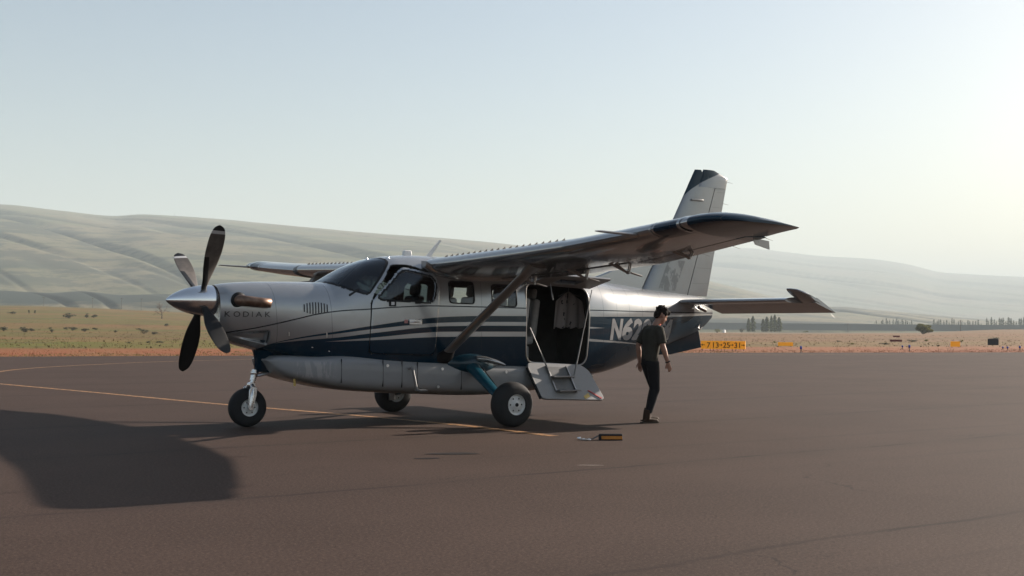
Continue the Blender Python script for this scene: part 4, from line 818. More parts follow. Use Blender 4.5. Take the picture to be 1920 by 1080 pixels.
for p0, p1 in (((5.50, -.75, 1.42), lof(5.80, .24, .04)), ((6.69, -.765, 2.03), lof(6.22, .26, .05))):
    m2 = MB(); d = Vector(p1) - Vector(p0); mid_ = Vector(p0) + d * .55; m2.tube([p0, mid_], .008, 6); m2.tube([mid_, p1], .012, 8); m2.build('door_stay', M_stay, lower)
under(lower, bf)
for o_ in COL.objects:
    pass

# ------------------------------------------------------------------ things hanging in the cabin
def cloth_shirt(name, c, w, h, label, mat, ang):
    e = tag(empty(name, c, ang), label, 'shirt', 'shirts hung up in the cabin'); nU, nV = 19, 22; vs_ = []
    for i in range(nV):
        v = i / (nV - 1); hw = w * (.30 + .5 * min(1, v * 5) ** .6 * .42 + .16 * v); 
        for j in range(nU):
            u = j / (nU - 1) * 2 - 1; y = .035 * math.sin(u * 9 + v * 1.5) * (.3 + v) + .03 * (1 - u * u)
            vs_.append((u * hw, y, -v * h - .10 * abs(u) ** 1.5 * (1 - min(1, v * 3)) - .018 * math.sin(u * 11) * v))
    m_ = MB(); m_.add(vs_, [(i * nU + j, i * nU + j + 1, (i + 1) * nU + j + 1, (i + 1) * nU + j) for i in range(nV - 1) for j in range(nU - 1)]); o = m_.build('shirt_body', mat, e, True, 180)
    md_ = o.modifiers.new('thick', 'SOLIDIFY'); md_.thickness = .012
    m_ = MB(); m_.tube([(-w * .42, .01, -.08), (0, .01, .0), (w * .42, .01, -.08)], .008, 6); m_.tube([(0, .01, 0), (0, .01, .05), (.02, .01, .08), (.0, .01, .1)], .005, 6); m_.build('coat_hanger', M_steel, e)
    return e
t = NT('printed shirt cloth'); ob = t.obj(); X, Y, Z = t.sep(ob)
blot = t.ramp(t.noise(ob, 1.0, 3, .6, (16, 4, 9)), .60, .63); t.set(base=t.mix(t.math('MULTIPLY', blot, lt(t.math('ABSOLUTE', X), .14)), (.36, .32, .31), (.03, .03, .035)), rough=.9); M_print = t.m
cloth_shirt('hanging_shirt', (6.72, -.10, 2.02), .46, .60, 'pale shirt with dark print hanging inside the open cargo doorway', M_print, R_(-8))

# ------------------------------------------------------------------ the walking person
def organic(name, parts, voxel, mat, parent, smooth_it=6):
    m_ = MB()
    for kind, a in parts:
        if kind == 'limb':
            pts_, rad_, k_, ax_ = a            # elliptical limb: k_ = (squash across ax_)
            P = [Vector(p) for p in pts_]; rings = []; n = 14
            for i in range(len(P)):
                tt = (P[min(i + 1, len(P) - 1)] - P[max(i - 1, 0)]).normalized(); A = Vector(ax_) - tt * tt.dot(Vector(ax_)); A.normalize(); Bv = tt.cross(A)
                rr = rad_[i]; rings.append([P[i] + A * (rr * k_ * math.cos(q)) + Bv * (rr * math.sin(q)) for q in [2 * math.pi * j / n for j in range(n)]])
            m_.loft(rings)
        else:
            c_, r_, rot_ = a; n = 14; Rm = Matrix.Rotation(rot_, 3, 'Y'); rings = []
            for i in range(1, 10):
                th = math.pi * i / 10; rings.append([Vector(c_) + Rm @ Vector((r_[0] * math.sin(th) * math.cos(q), r_[1] * math.sin(th) * math.sin(q), r_[2] * math.cos(th))) for q in [2 * math.pi * j / n for j in range(n)]])
            m_.loft(rings)
    me_ = bpy.data.meshes.new('tmp'); me_.from_pydata(m_.v, [], m_.f); bm = bmesh.new(); bm.from_mesh(me_); bmesh.ops.recalc_face_normals(bm, faces=bm.faces); bm.to_mesh(me_); bm.free()
    to = bpy.data.objects.new('tmp', me_); COL.objects.link(to); rm = to.modifiers.new('r', 'REMESH'); rm.mode = 'VOXEL'; rm.voxel_size = voxel; sm = to.modifiers.new('s', 'SMOOTH'); sm.iterations = smooth_it; sm.factor = .5
    dg = bpy.context.evaluated_depsgraph_get(); out_ = bpy.data.meshes.new_from_object(to.evaluated_get(dg)); bpy.data.objects.remove(to); out_.name = name
    return finish(name, out_, mat, parent, True, 180)
M_skin = simple('skin', (.30, .155, .105), .5, var=.06, scale=20); M_shirt = simple('dark olive shirt cloth', (.042, .039, .031), .9, bump=.3, scale=14); M_trous = simple('black trouser cloth', (.011, .011, .013), .85, bump=.3, scale=14); M_boot = simple('brown boot leather', (.034, .018, .010), .7, scale=18); M_hair = simple('dark brown hair', (.012, .008, .006), .9, scale=60, bump=.6); M_sole = simple('boot sole', (.05, .04, .03), .8); M_neck_ring = simple('rust red collar', (.33, .06, .03), .8)
person = tag(empty('person', (6.64, -2.20, 0), R_(-9)), 'person in a dark olive shirt and black trousers walking away beside the tail', 'person')
SHR, SHL = (.115, -.185, 1.415), (.115, .185, 1.415)
rA = [SHR, (.135, -.235, 1.16), (.205, -.262, .915)]; lA = [SHL, (.0, .255, 1.16), (.02, .245, .91)]
def hand(w, d, side):      # palm and five bent fingers
    w = Vector(w); d = Vector(d).normalized(); up = Vector((0, 1, 0)); a = d.cross(up).normalized() ; res = [('limb', ([w - d * .02, w + d * .03, w + d * .085], [.027, .036, .034], .55, (0, 1, 0)))]
    for k, (o, L) in enumerate(((-.027, .070), (-.009, .080), (.009, .075), (.026, .058))):
        b_ = w + d * .078 + a * o; c_ = b_ + d * L * .5 + Vector((0, -side * .006, 0)); e_ = c_ + (d * .6 + Vector((.15, side * .55, -.2))).normalized() * L * .5; res.append(('limb', ([b_ - d * .01, c_, e_], [.0098, .0092, .0078], 1, (0, 1, 0))))
    b_ = w + d * .02 - a * .028; res.append(('limb', ([b_, b_ + d * .035 - a * .026, b_ + d * .068 - a * .03], [.013, .011, .009], 1, (0, 1, 0))))
    return res
rHd, lHd = (.35, .06, -.93), (.10, .02, -.99)
HEAD = Vector((.245, -.01, 1.61)); ht = R_(33)
def hp_(x, y, z): return tuple(HEAD + Matrix.Rotation(ht, 3, 'Y') @ Vector((x, y, z)))
body = [('limb', ([(.05, 0, .90), (.055, 0, 1.02), (.08, 0, 1.18), (.11, 0, 1.34), (.14, 0, 1.44)], [.135, .125, .135, .15, .09], .72, (1, 0, 0))),
        ('limb', ([(.13, 0, 1.40), (.175, 0, 1.49), (.215, -.005, 1.56)], [.062, .056, .055], 1, (0, 1, 0))),
        ('ball', (hp_(-.015, 0, .035), (.098, .078, .098), ht)), ('ball', (hp_(.028, 0, -.035), (.070, .060, .085), ht)), ('ball', (hp_(.055, 0, -.085), (.038, .036, .03), ht)),
        ('limb', ([hp_(.085, 0, .02), hp_(.108, 0, -.018), hp_(.09, 0, -.03)], [.012, .015, .012], 1, (0, 1, 0))), ('limb', ([hp_(.082, -.025, .032), hp_(.086, 0, .03), hp_(.082, .025, .032)], [.012, .012, .012], 1, (0, 0, 1))),
        ('limb', ([hp_(.083, -.02, -.058), hp_(.092, 0, -.057), hp_(.083, .02, -.058)], [.008, .010, .008], 1, (0, 0, 1))),
        ('ball', (hp_(-.005, -.082, -.01), (.018, .010, .032), ht)), ('ball', (hp_(-.005, .082, -.01), (.018, .010, .032), ht))]
for arm, hd, sd in ((rA, rHd, 1), (lA, lHd, -1)):
    s_, e_, w_ = [Vector(p) for p in arm]; body.append(('limb', ([s_, s_.lerp(e_, .4), e_, e_.lerp(w_, .3), e_.lerp(w_, .75), w_], [.044, .046, .041, .043, .033, .027], 1, (0, 1, 0)))); body += hand(w_, hd, sd)
legs = {-1: [(.05, -.085, .92), (.10, -.075, .50), (-.03, -.07, .10)], 1: [(.05, .085, .92), (.17, .07, .52), (.05, .05, .12)]}
for sd, L in legs.items(): h_, k_, a_ = [Vector(p) for p in L]; body.append(('limb', ([h_, h_.lerp(k_, .5), k_, k_.lerp(a_, .3), k_.lerp(a_, .75), a_], [.085, .075, .055, .056, .042, .038], 1, (0, 1, 0))))
bo = organic('body', body, .0065, M_skin, person, 3)
sh = [('limb', ([(.045, 0, .92), (.055, 0, 1.02), (.075, 0, 1.14), (.095, 0, 1.28), (.115, 0, 1.38), (.14, 0, 1.455)], [.165, .163, .172, .192, .185, .085], .70, (1, 0, 0)))]
for arm in (rA, lA): s_, e_, w_ = [Vector(p) for p in arm]; sh.append(('limb', ([s_ + Vector((.005, -s_.y * .45, .0)), s_ + Vector((0, -s_.y * .08, -.012)), s_.lerp(e_, .45), s_.lerp(e_, .88)], [.064, .073, .068, .068], 1, (0, 1, 0))))
organic('shirt', sh, .011, M_shirt, person, 4)
tr_ = [('limb', ([(.045, 0, .98), (.048, 0, .92), (.05, 0, .86)], [.152, .158, .15], .74, (1, 0, 0)))]
for sd, L in legs.items(): h_, k_, a_ = [Vector(p) for p in L]; tr_.append(('limb', ([h_, h_.lerp(k_, .35), h_.lerp(k_, .75), k_, k_.lerp(a_, .35), k_.lerp(a_, .8), a_ + Vector((0, 0, .06))], [.100, .095, .080, .072, .068, .056, .054], 1, (0, 1, 0))))
organic('trousers', tr_, .011, M_trous, person, 4)
for sd, L in legs.items():
    a_ = Vector(L[2]); lift = a_.z - .10; boot = organic('boot', [('limb', ([a_ + Vector((.005, 0, .10)), a_ + Vector((-.012, 0, -.0)), a_ + Vector((-.02, 0, -.06))], [.060, .060, .050], .9, (0, 1, 0))), ('limb', ([a_ + Vector((-.075, 0, -.062)), a_ + Vector((0, 0, -.055)), a_ + Vector((.09, 0, -.064)), a_ + Vector((.16, 0, -.070)), a_ + Vector((.19, 0, -.074))], [.032, .046, .042, .036, .02], .95, (0, 1, 0)))], .008, M_boot, person, 3)
    m_ = MB(); m_.prism([(a_.x - .108, -.036), (a_.x - .09, -.046), (a_.x, -.038), (a_.x + .1, -.048), (a_.x + .18, -.036), (a_.x + .205, 0), (a_.x + .18, .036), (a_.x + .1, .048), (a_.x, .038), (a_.x - .09, .046), (a_.x - .108, .036)], lift + .004, lift + .024, lambda u, v, d: (u, a_.y + v, d)); m_.build('boot_sole', M_sole, boot, False)
hair = organic('hair', [('ball', (hp_(-.030, 0, .062), (.100, .083, .082), ht)), ('ball', (hp_(-.072, 0, .0), (.052, .070, .085), ht)), ('ball', (hp_(.055, 0, .105), (.055, .060, .036), ht)), ('ball', (hp_(.0, -.062, .05), (.05, .028, .05), ht)), ('ball', (hp_(.0, .062, .05), (.05, .028, .05), ht)), ('ball', (hp_(.088, .01, .095), (.03, .045, .024), ht))] + [('ball', (hp_(-.03 + .095 * math.cos(a_) * math.cos(b_), .078 * math.sin(b_), .06 + .085 * math.sin(a_) * math.cos(b_)), (.022, .018, .018), a_)) for a_ in (.2, .7, 1.2, 1.8, 2.4, 3.0) for b_ in (-.9, -.3, .3, .9)], .006, M_hair, person, 1)
m_ = MB(); m_.tube([(.155 + .062 * math.cos(q) , .072 * math.sin(q), 1.462 + .02 * math.cos(q)) for q in [2 * math.pi * j / 20 for j in range(20)]], .016, 8, closed=True); m_.build('neck_ring', M_neck_ring, person)  # rust red ring laid round the neck
m_ = MB(); wr = Vector(rA[2]); m_.tube([wr + Vector((.031 * math.cos(q), .031 * math.sin(q), .01 + .012 * math.cos(q))) for q in [2 * math.pi * j / 16 for j in range(16)]], .009, 6, closed=True); m_.build('wristband', M_black, person)

# ------------------------------------------------------------------ wheel chock on its cord, lying on the apron
ch = tag(empty('wheel_chock', (4.40, -4.18, 0), R_(-33)), 'black wheel chock with an orange stripe and a cord on the asphalt', 'chock'); M_orange = simple('orange stripe', (.42, .16, .03), .55)
ch.scale = (.88, .88, .88)
m_ = MB(); m_.prism([(-.075, .0), (.075, .0), (.035, .078), (.0, .092), (-.03, .078)], -.17, .17, lambda u, v, d: (d, u, v)); m_.build('chock_block', M_black, ch, False, bevel=.008)
m_ = MB(); m_.add([(-.10, -.0755, .008), (.165, -.0755, .008), (.165, -.0325, .097), (-.10, -.0325, .097)], [(0, 1, 2, 3)])
m_ = MB(); m_.prism([(-.069, .016), (-.042, .060), (-.0455, .0615), (-.0725, .0175)], -.135, .165, lambda u, v, d: (d, u, v)); m_.build('orange_stripe', M_orange, ch, False)
m_ = MB(); m_.tube([(-.16, 0, .07), (-.20, -.01, .05), (-.26, -.02, .018), (-.32, -.05, .012), (-.37, -.045, .012)], .011, 7); m_.build('cord', M_steel, ch)
for (x_, y_) in ((-.41, -.05), (-.335, -.095)):
    m_ = MB(); m_.tube([(x_ + .04 * math.cos(q), y_ + .022 * math.sin(q), .014 + .006 * math.sin(q * 2)) for q in [2 * math.pi * j / 14 for j in range(14)]], .010, 6, closed=True); m_.build('shackle', M_alu, ch)
m_ = MB(); m_.tube([(-.44, -.02, .02), (-.47, -.0, .024), (-.43, .02, .03)], .014, 6); m_.build('shackle_pin', M_alu, ch)

# ------------------------------------------------------------------ airfield signs, lights, boxes
def solve_r(px, y):     # distance at which the ground appears at picture row y in column px
    a = math.atan((px - 960) / FPX); r = np.geomspace(45, 1150, 900); z = terrain_z(np.full_like(r, a), r); yy = hz(px) - (z - H0) / (r * math.cos(a)) * FPX; k = np.where(yy <= y)[0]
    return float(r[k[0]]) if len(k) else 1000.
def facing(x, y): return math.atan2(y - CAMP[1], x - CAMP[0]) - math.pi / 2      # local -Y looks at the camera
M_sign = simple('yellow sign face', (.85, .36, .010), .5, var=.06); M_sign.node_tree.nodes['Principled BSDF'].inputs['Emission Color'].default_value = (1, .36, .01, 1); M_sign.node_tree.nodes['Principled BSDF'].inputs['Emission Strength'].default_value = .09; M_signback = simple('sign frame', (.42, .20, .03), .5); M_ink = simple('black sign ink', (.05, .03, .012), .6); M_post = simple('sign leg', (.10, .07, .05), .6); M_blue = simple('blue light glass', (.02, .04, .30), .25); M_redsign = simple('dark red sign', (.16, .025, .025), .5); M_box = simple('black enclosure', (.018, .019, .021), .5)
def flat_text(txt, size, loc, parent, mat, name='numeral', wid=None):
    cu = bpy.data.curves.new(name, 'FONT'); cu.body = txt; cu.size = size; cu.offset = .006; cu.align_x = 'CENTER'; cu.extrude = .002
    to = bpy.data.objects.new('tmp_text', cu); COL.objects.link(to); dg = bpy.context.evaluated_depsgraph_get(); me_ = bpy.data.meshes.new_from_object(to.evaluated_get(dg)); bpy.data.objects.remove(to); me_.name = name; me_.materials.clear()
    o = finish(name, me_, mat, parent, False); o.rotation_euler = (math.pi / 2, 0, 0); o.location = loc; return o
r_s = 84.; x0s, y0s, z0s = px_at(1356, r_s); wS = 82 / FPX * r_s; mw = wS / 4
sign = tag(empty('airfield_sign', (x0s, y0s, ground_at(x0s, y0s)), facing(x0s, y0s) + R_(-9)), 'long yellow airfield sign with four panels of black runway numbers and arrows', 'sign')
def arrow(x, z, L, sgn_, par):
    m_ = MB(); m_.prism([(-L / 2, -.018), (L / 2 - .10, -.018), (L / 2 - .10, -.075), (L / 2, 0), (L / 2 - .10, .075), (L / 2 - .10, .018), (-L / 2, .018)], -.072, -.062, lambda u, v, d: (x + sgn_ * u, d, z + v)); return m_.build('arrow', M_ink, par, False)
for k, (txt, side_) in enumerate((('7', -1), ('13', 1), ('25', 1), ('31', 1))):
    xc = (k - 1.5) * mw; m_ = MB(); m_.box((xc - mw / 2 + .004, -.06, .12), (xc + mw / 2 - .004, .06, .66)); pn = m_.build('sign_panel', M_sign, sign, False, bevel=.01)
    nw = .13 if len(txt) == 1 else 0; flat_text(txt, .50, (xc - side_ * .13 + (0 if len(txt) > 1 else .02), -.063, .21), pn, M_ink)
    arrow(xc + side_ * .22, .39, .26, side_, pn)
    for dx in (-.26, .26): m_ = MB(); m_.box((xc + dx - .02, -.02, -.01), (xc + dx + .02, .02, .12)); m_.build('sign_leg', M_post, sign, False)
def small_sign(px, y, wpx, hpx, mat, label, cat='sign', name='airfield_sign', legs=True, depth=.12, txt=None):
    r = solve_r(px, y); x, y_, z = px_at(px, r); w, h = wpx / FPX * r, hpx / FPX * r; e = tag(empty(name, (x, y_, z), facing(x, y_)), label, cat)
    m_ = MB(); b0 = .08 if legs else 0; m_.box((-w / 2, -depth / 2, b0), (w / 2, depth / 2, h)); pn = m_.build('sign_panel' if legs else 'housing', mat, e, False, bevel=.012)
    if txt: flat_text(txt, h * .7, (0, -depth / 2 - .004, b0 + (h - b0) * .25), pn, M_ink)
    if legs:
        for dx in (-w * .35, w * .35): m_ = MB(); m_.box((dx - .02, -.02, -.01), (dx + .02, .02, b0)); m_.build('sign_leg', M_post, e, False)
    else: m_ = MB(); m_.box((-w * .46, -depth * .4, h), (w * .46, depth * .4, h + .05)); m_.build('lid', mat, e, False)
    return e
small_sign(1473, 650.5, 27, 8.5, M_sign, 'distant small orange airfield sign seen edge-low right of the long sign')
small_sign(1791, 652, 16, 11, M_sign, 'small squarish orange airfield sign standing alone in the dry field at right')
small_sign(1680, 642, 21, 5, M_redsign, 'low dark red airfield sign far out below the round bush')
small_sign(1681, 633, 12, 3.6, M_redsign, 'farthest thin dark red airfield sign under the round bush')
small_sign(1862, 647, 18, 10, M_box, 'black equipment box standing in the field at the far right', 'equipment box', 'equipment_box', False, .7)
def taxi_light(px, y, h, label):
    r = solve_r(px, y); x, y_, z = px_at(px, r); H_ = h / FPX * r; e = tag(empty('taxiway_light', (x, y_, z)), label, 'light', 'blue taxiway edge lights')
    m_ = MB(); m_.lathe([(.075, 0), (.075, .03), (.03, .04), (.026, H_ * .45), (.05, H_ * .5)], (0, 0, 0), 'Z', 12); m_.build('light_base', M_box, e)
    m_ = MB(); m_.lathe([(.055, H_ * .5), (.075, H_ * .56), (.078, H_ * .8), (.06, H_ * .95), (.0005, H_)], (0, 0, 0), 'Z', 12); m_.build('light_globe', M_blue, e)
taxi_light(1502, 661, 12, 'blue taxiway light right of the long yellow sign, the leftmost one'); taxi_light(1705, 658, 11, 'blue taxiway light below the round bush, the taller of the pair'); taxi_light(1692, 654, 6, 'small distant blue taxiway light just left of the one below the round bush')
taxi_light(1880, 655, 5, 'tiny blue taxiway light at far right, leftmost of the three'); taxi_light(1889, 657, 7, 'blue taxiway light at far right, middle of the three'); taxi_light(1912, 657, 8, 'blue taxiway light at the right picture edge')

# ------------------------------------------------------------------ vegetation
def leafmat(name, c1, c2, sc_=.8):
    t_ = NT(name); ob_ = t_.obj(); t_.set(base=t_.mix(t_.ramp(t_.noise(ob_, sc_, 3, .6), .35, .65), c1, c2), rough=.75, spec=.2)
    tb = t_.new('ShaderNodeBsdfTranslucent'); tb.inputs[0].default_value = c4(tuple(min(1, c * 1.4) for c in c2)); ms = t_.new('ShaderNodeMixShader'); ms.inputs[0].default_value = .3; t_.l.new(t_.p.outputs[0], ms.inputs[1]); t_.l.new(tb.outputs[0], ms.inputs[2]); t_.l.new(ms.outputs[0], t_.out.inputs[0]); return t_.m
M_poplar = leafmat('poplar leaves', (.040, .055, .022), (.085, .10, .035)); M_willow = leafmat('round bush leaves', (.05, .06, .018), (.13, .13, .035), .5); M_sage = leafmat('sagebrush leaves', (.035, .038, .028), (.075, .075, .052), 1.5); M_bark = simple('grey bark', (.10, .075, .06), .9); M_twig = simple('bare twigs', (.14, .095, .075), .9); M_far = leafmat('distant poplar leaves', (.045, .055, .03), (.07, .08, .04))
def leaves(n, inside, size, seed):
    g_ = np.random.default_rng(seed); vs_, fs = [], []
    while len(fs) < n:
        p_ = inside(g_)
        if p_ is None: continue
        a = g_.normal(size=3); a /= np.linalg.norm(a); b_ = np.cross(a, g_.normal(size=3)); b_ /= np.linalg.norm(b_); s = size * g_.uniform(.6, 1.4); k = len(vs_); vs_ += [tuple(p_ + a * s), tuple(p_ + b_ * s * .7), tuple(p_ - a * s), tuple(p_ - b_ * s * .7)]; fs.append((k, k + 1, k + 2, k + 3))
    return vs_, fs
def leaf_mesh(name, n, inside, size, seed, mat):
    v_, f_ = leaves(n, inside, size, seed); me_ = bpy.data.meshes.new(name); me_.from_pydata(v_, [], f_); me_.materials.append(mat); return me_
def pop_inside(h, w):
    def f(g_):
        z = g_.uniform(.05, 1); rad = w / 2 * (math.sin(math.pi * min(1, z * .92 + .10) ** .8) ** .7) * (0.75 + .35 * math.sin(z * 23 + 1) * .5)
        q = g_.uniform(0, 6.283); rr = rad * g_.uniform(.15, 1) ** .5; return np.array([rr * math.cos(q), rr * math.sin(q), z * h])
    return f
pop_me = [leaf_mesh('crown', 900, pop_inside(1, .24), .028, 50 + k, M_poplar) for k in range(3)]; far_me = [leaf_mesh('crown', 160, pop_inside(1, .20), .05, 70 + k, M_far) for k in range(3)]
def trunk_mesh(h, r0, mat):
    m_ = MB(); m_.tube([(0, 0, -.05 * h), (0.01 * h, 0, .3 * h), (0, .01 * h, .7 * h), (0, 0, .97 * h)], [r0, r0 * .8, r0 * .5, r0 * .15], 6); me_ = bpy.data.meshes.new('trunk'); me_.from_pydata(m_.v, [], m_.f); me_.materials.append(mat); return me_
trk_me = trunk_mesh(1, .02, M_bark)
def link_child(name, me_, par, loc=(0, 0, 0), sc_=(1, 1, 1), rz=0):
    o = bpy.data.objects.new(name, me_); COL.objects.link(o); o.parent = par; o.location = loc; o.scale = sc_; o.rotation_euler = (0, 0, rz); return o
def poplar(px, r, ytop, wk, label, group, meshes, k):
    x, y, z = px_at(px, r); a = math.atan((px - 960) / FPX); ztop = (hz(px) - ytop) / FPX * r * math.cos(a) + H0; h = ztop - z; e = tag(empty('poplar_tree', (x, y, z)), label, 'tree', group)
    link_child('crown', meshes[k % 3], e, sc_=(h * wk * 1.8, h * wk * 1.8, h), rz=k * 1.3); link_child('trunk', trk_me, e, sc_=(h, h, h)); return e
for k, (px, yt, wk, lab) in enumerate(((1404, 597, 1.0, 'short dark poplar, leftmost of the poplars beyond the field'), (1412, 593, 1.05, 'taller poplar second from the left beyond the field'), (1431, 598, 1.1, 'poplar at the left of the middle pair beyond the field'), (1438, 594, 1.15, 'broad poplar at the right of the middle pair beyond the field'), (1446.5, 592, .75, 'slender poplar, first of the right-hand cluster'), (1453, 590, .85, 'tallest slender poplar in the right-hand cluster'), (1461, 595, 1.2, 'broad poplar, last of the right-hand cluster'))):
    poplar(px, 900 + 12 * (k % 3), yt, wk, lab, 'poplars beyond the field', pop_me, k)
g_ = np.random.default_rng(5); px = 1640.
while px < 1960:
    if not (1712 < px < 1750) and not (1668 < px < 1674 or 1843 < px < 1850):
        poplar(px, 1620 + g_.uniform(-60, 60), 601 + g_.uniform(-4, 5) - (3 if px > 1840 else 0), g_.uniform(.8, 1.25), 'hazy poplar in the long distant row at the right', 'distant row of poplars', far_me, int(px))
    px += g_.uniform(3.2, 6.5) if px > 1760 else g_.uniform(2.6, 4.2)
def clump_inside(blobs):
    ws = np.array([b_[3] ** 2 for b_ in blobs]); ws /= ws.sum()
    def f(g_):
        b_ = blobs[g_.choice(len(blobs), p=ws)]; v = g_.normal(size=3); v /= np.linalg.norm(v); p_ = np.array(b_[:3]) + v * b_[3] * g_.uniform(.55, 1.0) ** .5 * np.array([1, 1, .85]); return p_ if p_[2] > .02 else None
    return f
def shrub(name, px, r, wpx, hpx, label, cat, group, mat, n, seed, leaf=.05):
    x, y, z = px_at(px, r); w, h = wpx / FPX * r, hpx / FPX * r; g2 = np.random.default_rng(seed); bl = []
    for _ in range(9): q = g2.uniform(0, 6.283); rr = g2.uniform(0, .36); bl.append((rr * math.cos(q), rr * math.sin(q), g2.uniform(.25, .68) * (1 - rr * .6), g2.uniform(.13, .24)))
    e = tag(empty(name, (x, y, z - .02)), label, cat, group); link_child('foliage', leaf_mesh('foliage', n, clump_inside(bl), leaf, seed + 1, mat), e, sc_=(w * 1.1, w * 1.1, h * 1.12))
    m_ = MB()
    for j in range(5): q = g2.uniform(0, 6.28); m_.tube([(0, 0, -.03), (.1 * math.cos(q), .1 * math.sin(q), .2), (.27 * math.cos(q), .27 * math.sin(q), .5)], [.03, .02, .006], 5)
    me_ = bpy.data.meshes.new('stem'); me_.from_pydata(m_.v, [], m_.f); me_.materials.append(M_bark); link_child('stem', me_, e, sc_=(w, w, h)); return e
shrub('round_bush', 1731, 480, 40, 25, 'large round yellow-green bush alone at the far edge of the field', 'bush', None, M_willow, 6000, 301, .024)
sage = [(8, 621, 14, 9), (47, 623, 19, 9), (61, 621, 11, 6), (98, 624, 8, 6), (125, 618, 9, 4), (137, 620, 13, 7), (160, 622, 17, 6), (181, 619, 10, 5), (262, 619, 9, 4), (271, 626, 13, 8), (290, 627, 14, 5), (278, 643, 10, 4), (303, 643, 15, 4), (243, 643, 10, 3), (218, 624, 8, 4), (95, 617, 9, 3), (130, 597, 20, 9), (163, 596, 11, 8), (176, 596, 10, 7), (22, 589, 12, 5), (55, 588, 4, 6), (66, 588, 4, 6), (313, 612, 8, 5), (1250, 648, 12, 4)]

ORD = ['first', 'second', 'third', 'fourth', 'fifth', 'sixth', 'seventh', 'eighth', 'ninth', 'tenth', 'eleventh', 'twelfth', 'thirteenth', 'fourteenth', 'fifteenth', 'sixteenth']
def row_of(y): return 'nearest' if y > 635 else ('middle' if y > 605 else 'farthest')
for k, (px, y, w_, h_) in enumerate(sage):
    shrub('sagebrush', px, solve_r(px, y), w_ * 1.15, h_ * 1.25, 'dark sagebrush bush, %s from the left in the %s row left of the propeller' % (ORD[sorted(q[0] for q in sage if row_of(q[1]) == row_of(y) and q[0] < 400).index(px)], row_of(y)), 'bush', 'sagebrush in the dry field', M_sage, 260, 400 + 2 * k, .055) if px < 400 else None
low_s = ((1345, 624, 16, 7), (1391, 624, 12, 8), (1510, 624, 12, 4), (1660, 646, 22, 4), (1600, 646, 10, 4), (1712, 641, 26, 5), (1737, 640, 14, 4), (1758, 650, 6, 4), (1803, 641, 8, 4), (1863, 637, 20, 4), (1452, 643, 7, 4), (1572, 641, 9, 3))
for k, (px, y, w_, h_) in enumerate(low_s):
    shrub('low_shrub', px, solve_r(px, y), w_, h_ * 1.2, 'low olive shrub, %s from the left in the field behind the airfield signs' % ORD[sorted(q[0] for q in low_s).index(px)], 'shrub', 'low shrubs behind the airfield signs', M_sage if k % 2 else M_willow, 220, 600 + 2 * k, .055)
# bare tree left of the spinner
bx, by, bz = px_at(304, 425.); hgt = 34 / FPX * 425; bt = tag(empty('bare_tree', (bx, by, bz)), 'small bare brown tree in the field just left of the spinner', 'tree'); m_ = MB(); m_.tube([(0, 0, -.2), (.05, 0, hgt * .2), (-.05, .05, hgt * .38)], [.22, .16, .12], 7); m_.build('trunk', M_bark, bt); g2 = np.random.default_rng(77); m_ = MB()
def branch(p, d, L, r, dep):
    q = p + d * L; m_.tube([p, (p + q) / 2 + Vector(g2.normal(size=3)) * L * .06, q], [r, r * .8, r * .5], 4, cap=False)
    if dep > 0:
        for _ in range(3): nd = (d + Vector(g2.normal(size=3)) * .55 + Vector((0, 0, .12))).normalized(); branch(q - d * L * g2.uniform(0, .3), nd, L * g2.uniform(.55, .8), r * .55, dep - 1)
for _ in range(6): branch(Vector((0, 0, hgt * g2.uniform(.2, .38))), Vector((g2.normal() * .8, g2.normal() * .8, .8)).normalized(), hgt * .25, .09, 3)
m_.build('crown', M_twig, bt)
# utility poles, ridge masts, far white shed
def pole(px, r, ytop, label, grp):
    x, y, z = px_at(px, r); h = (hz(px) - ytop) / FPX * r + H0 - z; e = tag(empty('utility_pole', (x, y, z), facing(x, y)), label, 'utility pole', grp); m_ = MB(); m_.tube([(0, 0, -.3), (0, 0, h)], [.2, .14], 6); m_.build('pole_shaft', M_bark, e); m_ = MB(); m_.box((-1.1, -.08, h - .75), (1.1, .08, h - .55)); m_.build('crossarm', M_bark, e, False)
pole(1801, 700, 601, 'utility pole standing among the distant poplars at the right', None); pole(1590, 1100, 607, 'thin utility pole far off below the tail of the airplane', None)
for px, yt, w_ in ((82, 560, 'leftmost'), (174, 561, 'second from left'), (228, 561, 'third from left'), (265, 562, 'rightmost')): pole(px, 1050, yt, 'thin utility pole below the hills at left, %s of the four' % w_, 'utility poles below the hills')
for px, yt, lab in ((325, 398, 'thin radio mast on the hill crest, the taller one at left'), (398, 406, 'thin radio mast on the hill crest, right above the propeller blade')):
    x, y, z = px_at(px, 5200.); h = (hz(px) - yt) / FPX * 5200 * math.cos(math.atan((px - 960) / FPX)) + H0 - z; e = tag(empty('radio_mast', (x, y, z - 2)), lab, 'mast'); m_ = MB()
    for q in range(3): a = 2.094 * q; m_.tube([(1.0 * math.cos(a), 1.0 * math.sin(a), -2), (.4 * math.cos(a), .4 * math.sin(a), h)], .28, 5)
    m_.build('mast_frame', M_bark, e)
x, y, z = px_at(1358, 760.); sh_ = tag(empty('white_shed', (x, y, z), .4), 'tiny white shed at the field edge beyond the long yellow sign', 'shed'); m_ = MB(); m_.box((-.8, -.7, 0), (.8, .7, 1.7)); m_.build('wall', M_white, sh_, False); m_ = MB(); m_.prism([(-.8, 1.7), (.8, 1.7), (0, 2.1)], -.9, .9, lambda u, v, d: (d, u, v)); m_.build('roof', M_strut, sh_, False)
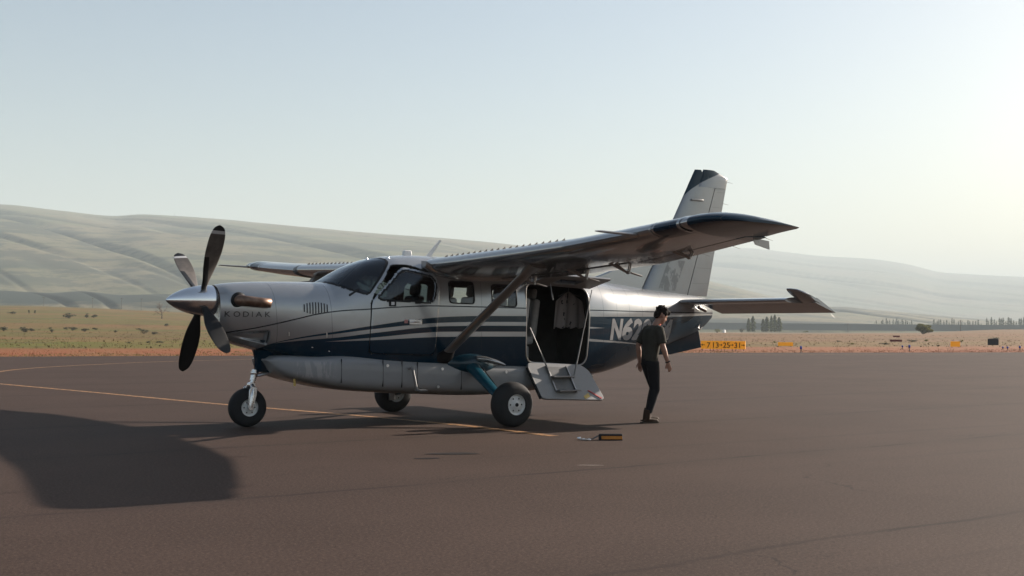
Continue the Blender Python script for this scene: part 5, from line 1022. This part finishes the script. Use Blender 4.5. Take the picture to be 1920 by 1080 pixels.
# dry grass tufts along the verge and out in the field
g2 = np.random.default_rng(9); N1, N2 = 9000, 9000
gx_ = g2.uniform(-30, 125, N1); ge = np.interp(gx_, [-200, -60, 0, 17, 45, 67, 120, 260], [62, 47, 42.6, 39.9, 38.6, 33.2, 27, 10]); gy_ = ge + np.abs(g2.normal(size=N1)) * 6 - .1
rr_ = 62 + 300 * g2.random(N2) ** 1.5; aa_ = g2.uniform(-.44, .44, N2) + YAW; gx_ = np.concatenate([gx_, CAMP[0] + rr_ * np.sin(aa_)]); gy_ = np.concatenate([gy_, CAMP[1] + rr_ * np.cos(aa_)])
ge = np.interp(gx_, [-200, -60, 0, 17, 45, 67, 120, 260], [62, 47, 42.6, 39.9, 38.6, 33.2, 27, 10]); ok = gy_ > ge - .1; gx_, gy_, ge = gx_[ok], gy_[ok], ge[ok]
ga = (np.arctan2(gx_ - CAMP[0], gy_ - CAMP[1]) - YAW); gz_ = terrain_z(ga, np.hypot(gx_ - CAMP[0], gy_ - CAMP[1])); far_ = gy_ > ge + 22; gh = g2.uniform(.02, .07, len(gx_)) * np.where(far_, 1.9, 1.0); kd = (fbm(gx_ * .05 + 50, gy_ * .12 + 50, 3, 3) > .55).astype(int); kd = np.where(far_, 2, kd)
vs_, fs, mi = [], [], []
for x, y, z, h, kk in zip(gx_.tolist(), gy_.tolist(), gz_.tolist(), gh.tolist(), kd.tolist()):
    for b_ in range(3):
        q = random.uniform(0, 6.28); dx, dy = math.cos(q), math.sin(q); k = len(vs_); w = h * 1.2; ox, oy = random.gauss(0, .12), random.gauss(0, .12); vs_ += [(x + ox - dx * w * .3, y + oy - dy * w * .3, z - .02), (x + ox + dx * w * .3, y + oy + dy * w * .3, z - .02), (x + ox + dy * w * .5, y + oy - dx * w * .5, z + h)]; fs.append((k, k + 1, k + 2)); mi.append(kk)
me = bpy.data.meshes.new('grass'); me.from_pydata(vs_, [], fs); me.materials.append(simple('dry grass blades', (.23, .098, .048), .9)); me.materials.append(simple('green grass blades', (.11, .105, .032), .9)); me.materials.append(simple('weathered brush', (.125, .085, .040), .9)); me.polygons.foreach_set('material_index', mi); go = bpy.data.objects.new('grass', me); COL.objects.link(go); tag(go, 'dry orange and green grass tufts along the edge of the apron', 'grass', kind='stuff')

# ------------------------------------------------------------------ haze: the hazy valley air, round the whole scene
hb = MB(); hb.box((-15500, -15500, -60), (15500, 15500, 720))
hm = bpy.data.materials.new('valley haze'); hm.use_nodes = True; hn = hm.node_tree.nodes; hn.remove(hn['Principled BSDF'])
pv = hn.new('ShaderNodeVolumePrincipled'); pv.inputs['Color'].default_value = (.585, .675, .725, 1); pv.inputs['Density'].default_value = HAZE_DENSITY; pv.inputs['Anisotropy'].default_value = .04
hm.node_tree.links.new(pv.outputs[0], hn['Material Output'].inputs['Volume'])
tag(hb.build('haze', hm, None, False), kind='stuff')
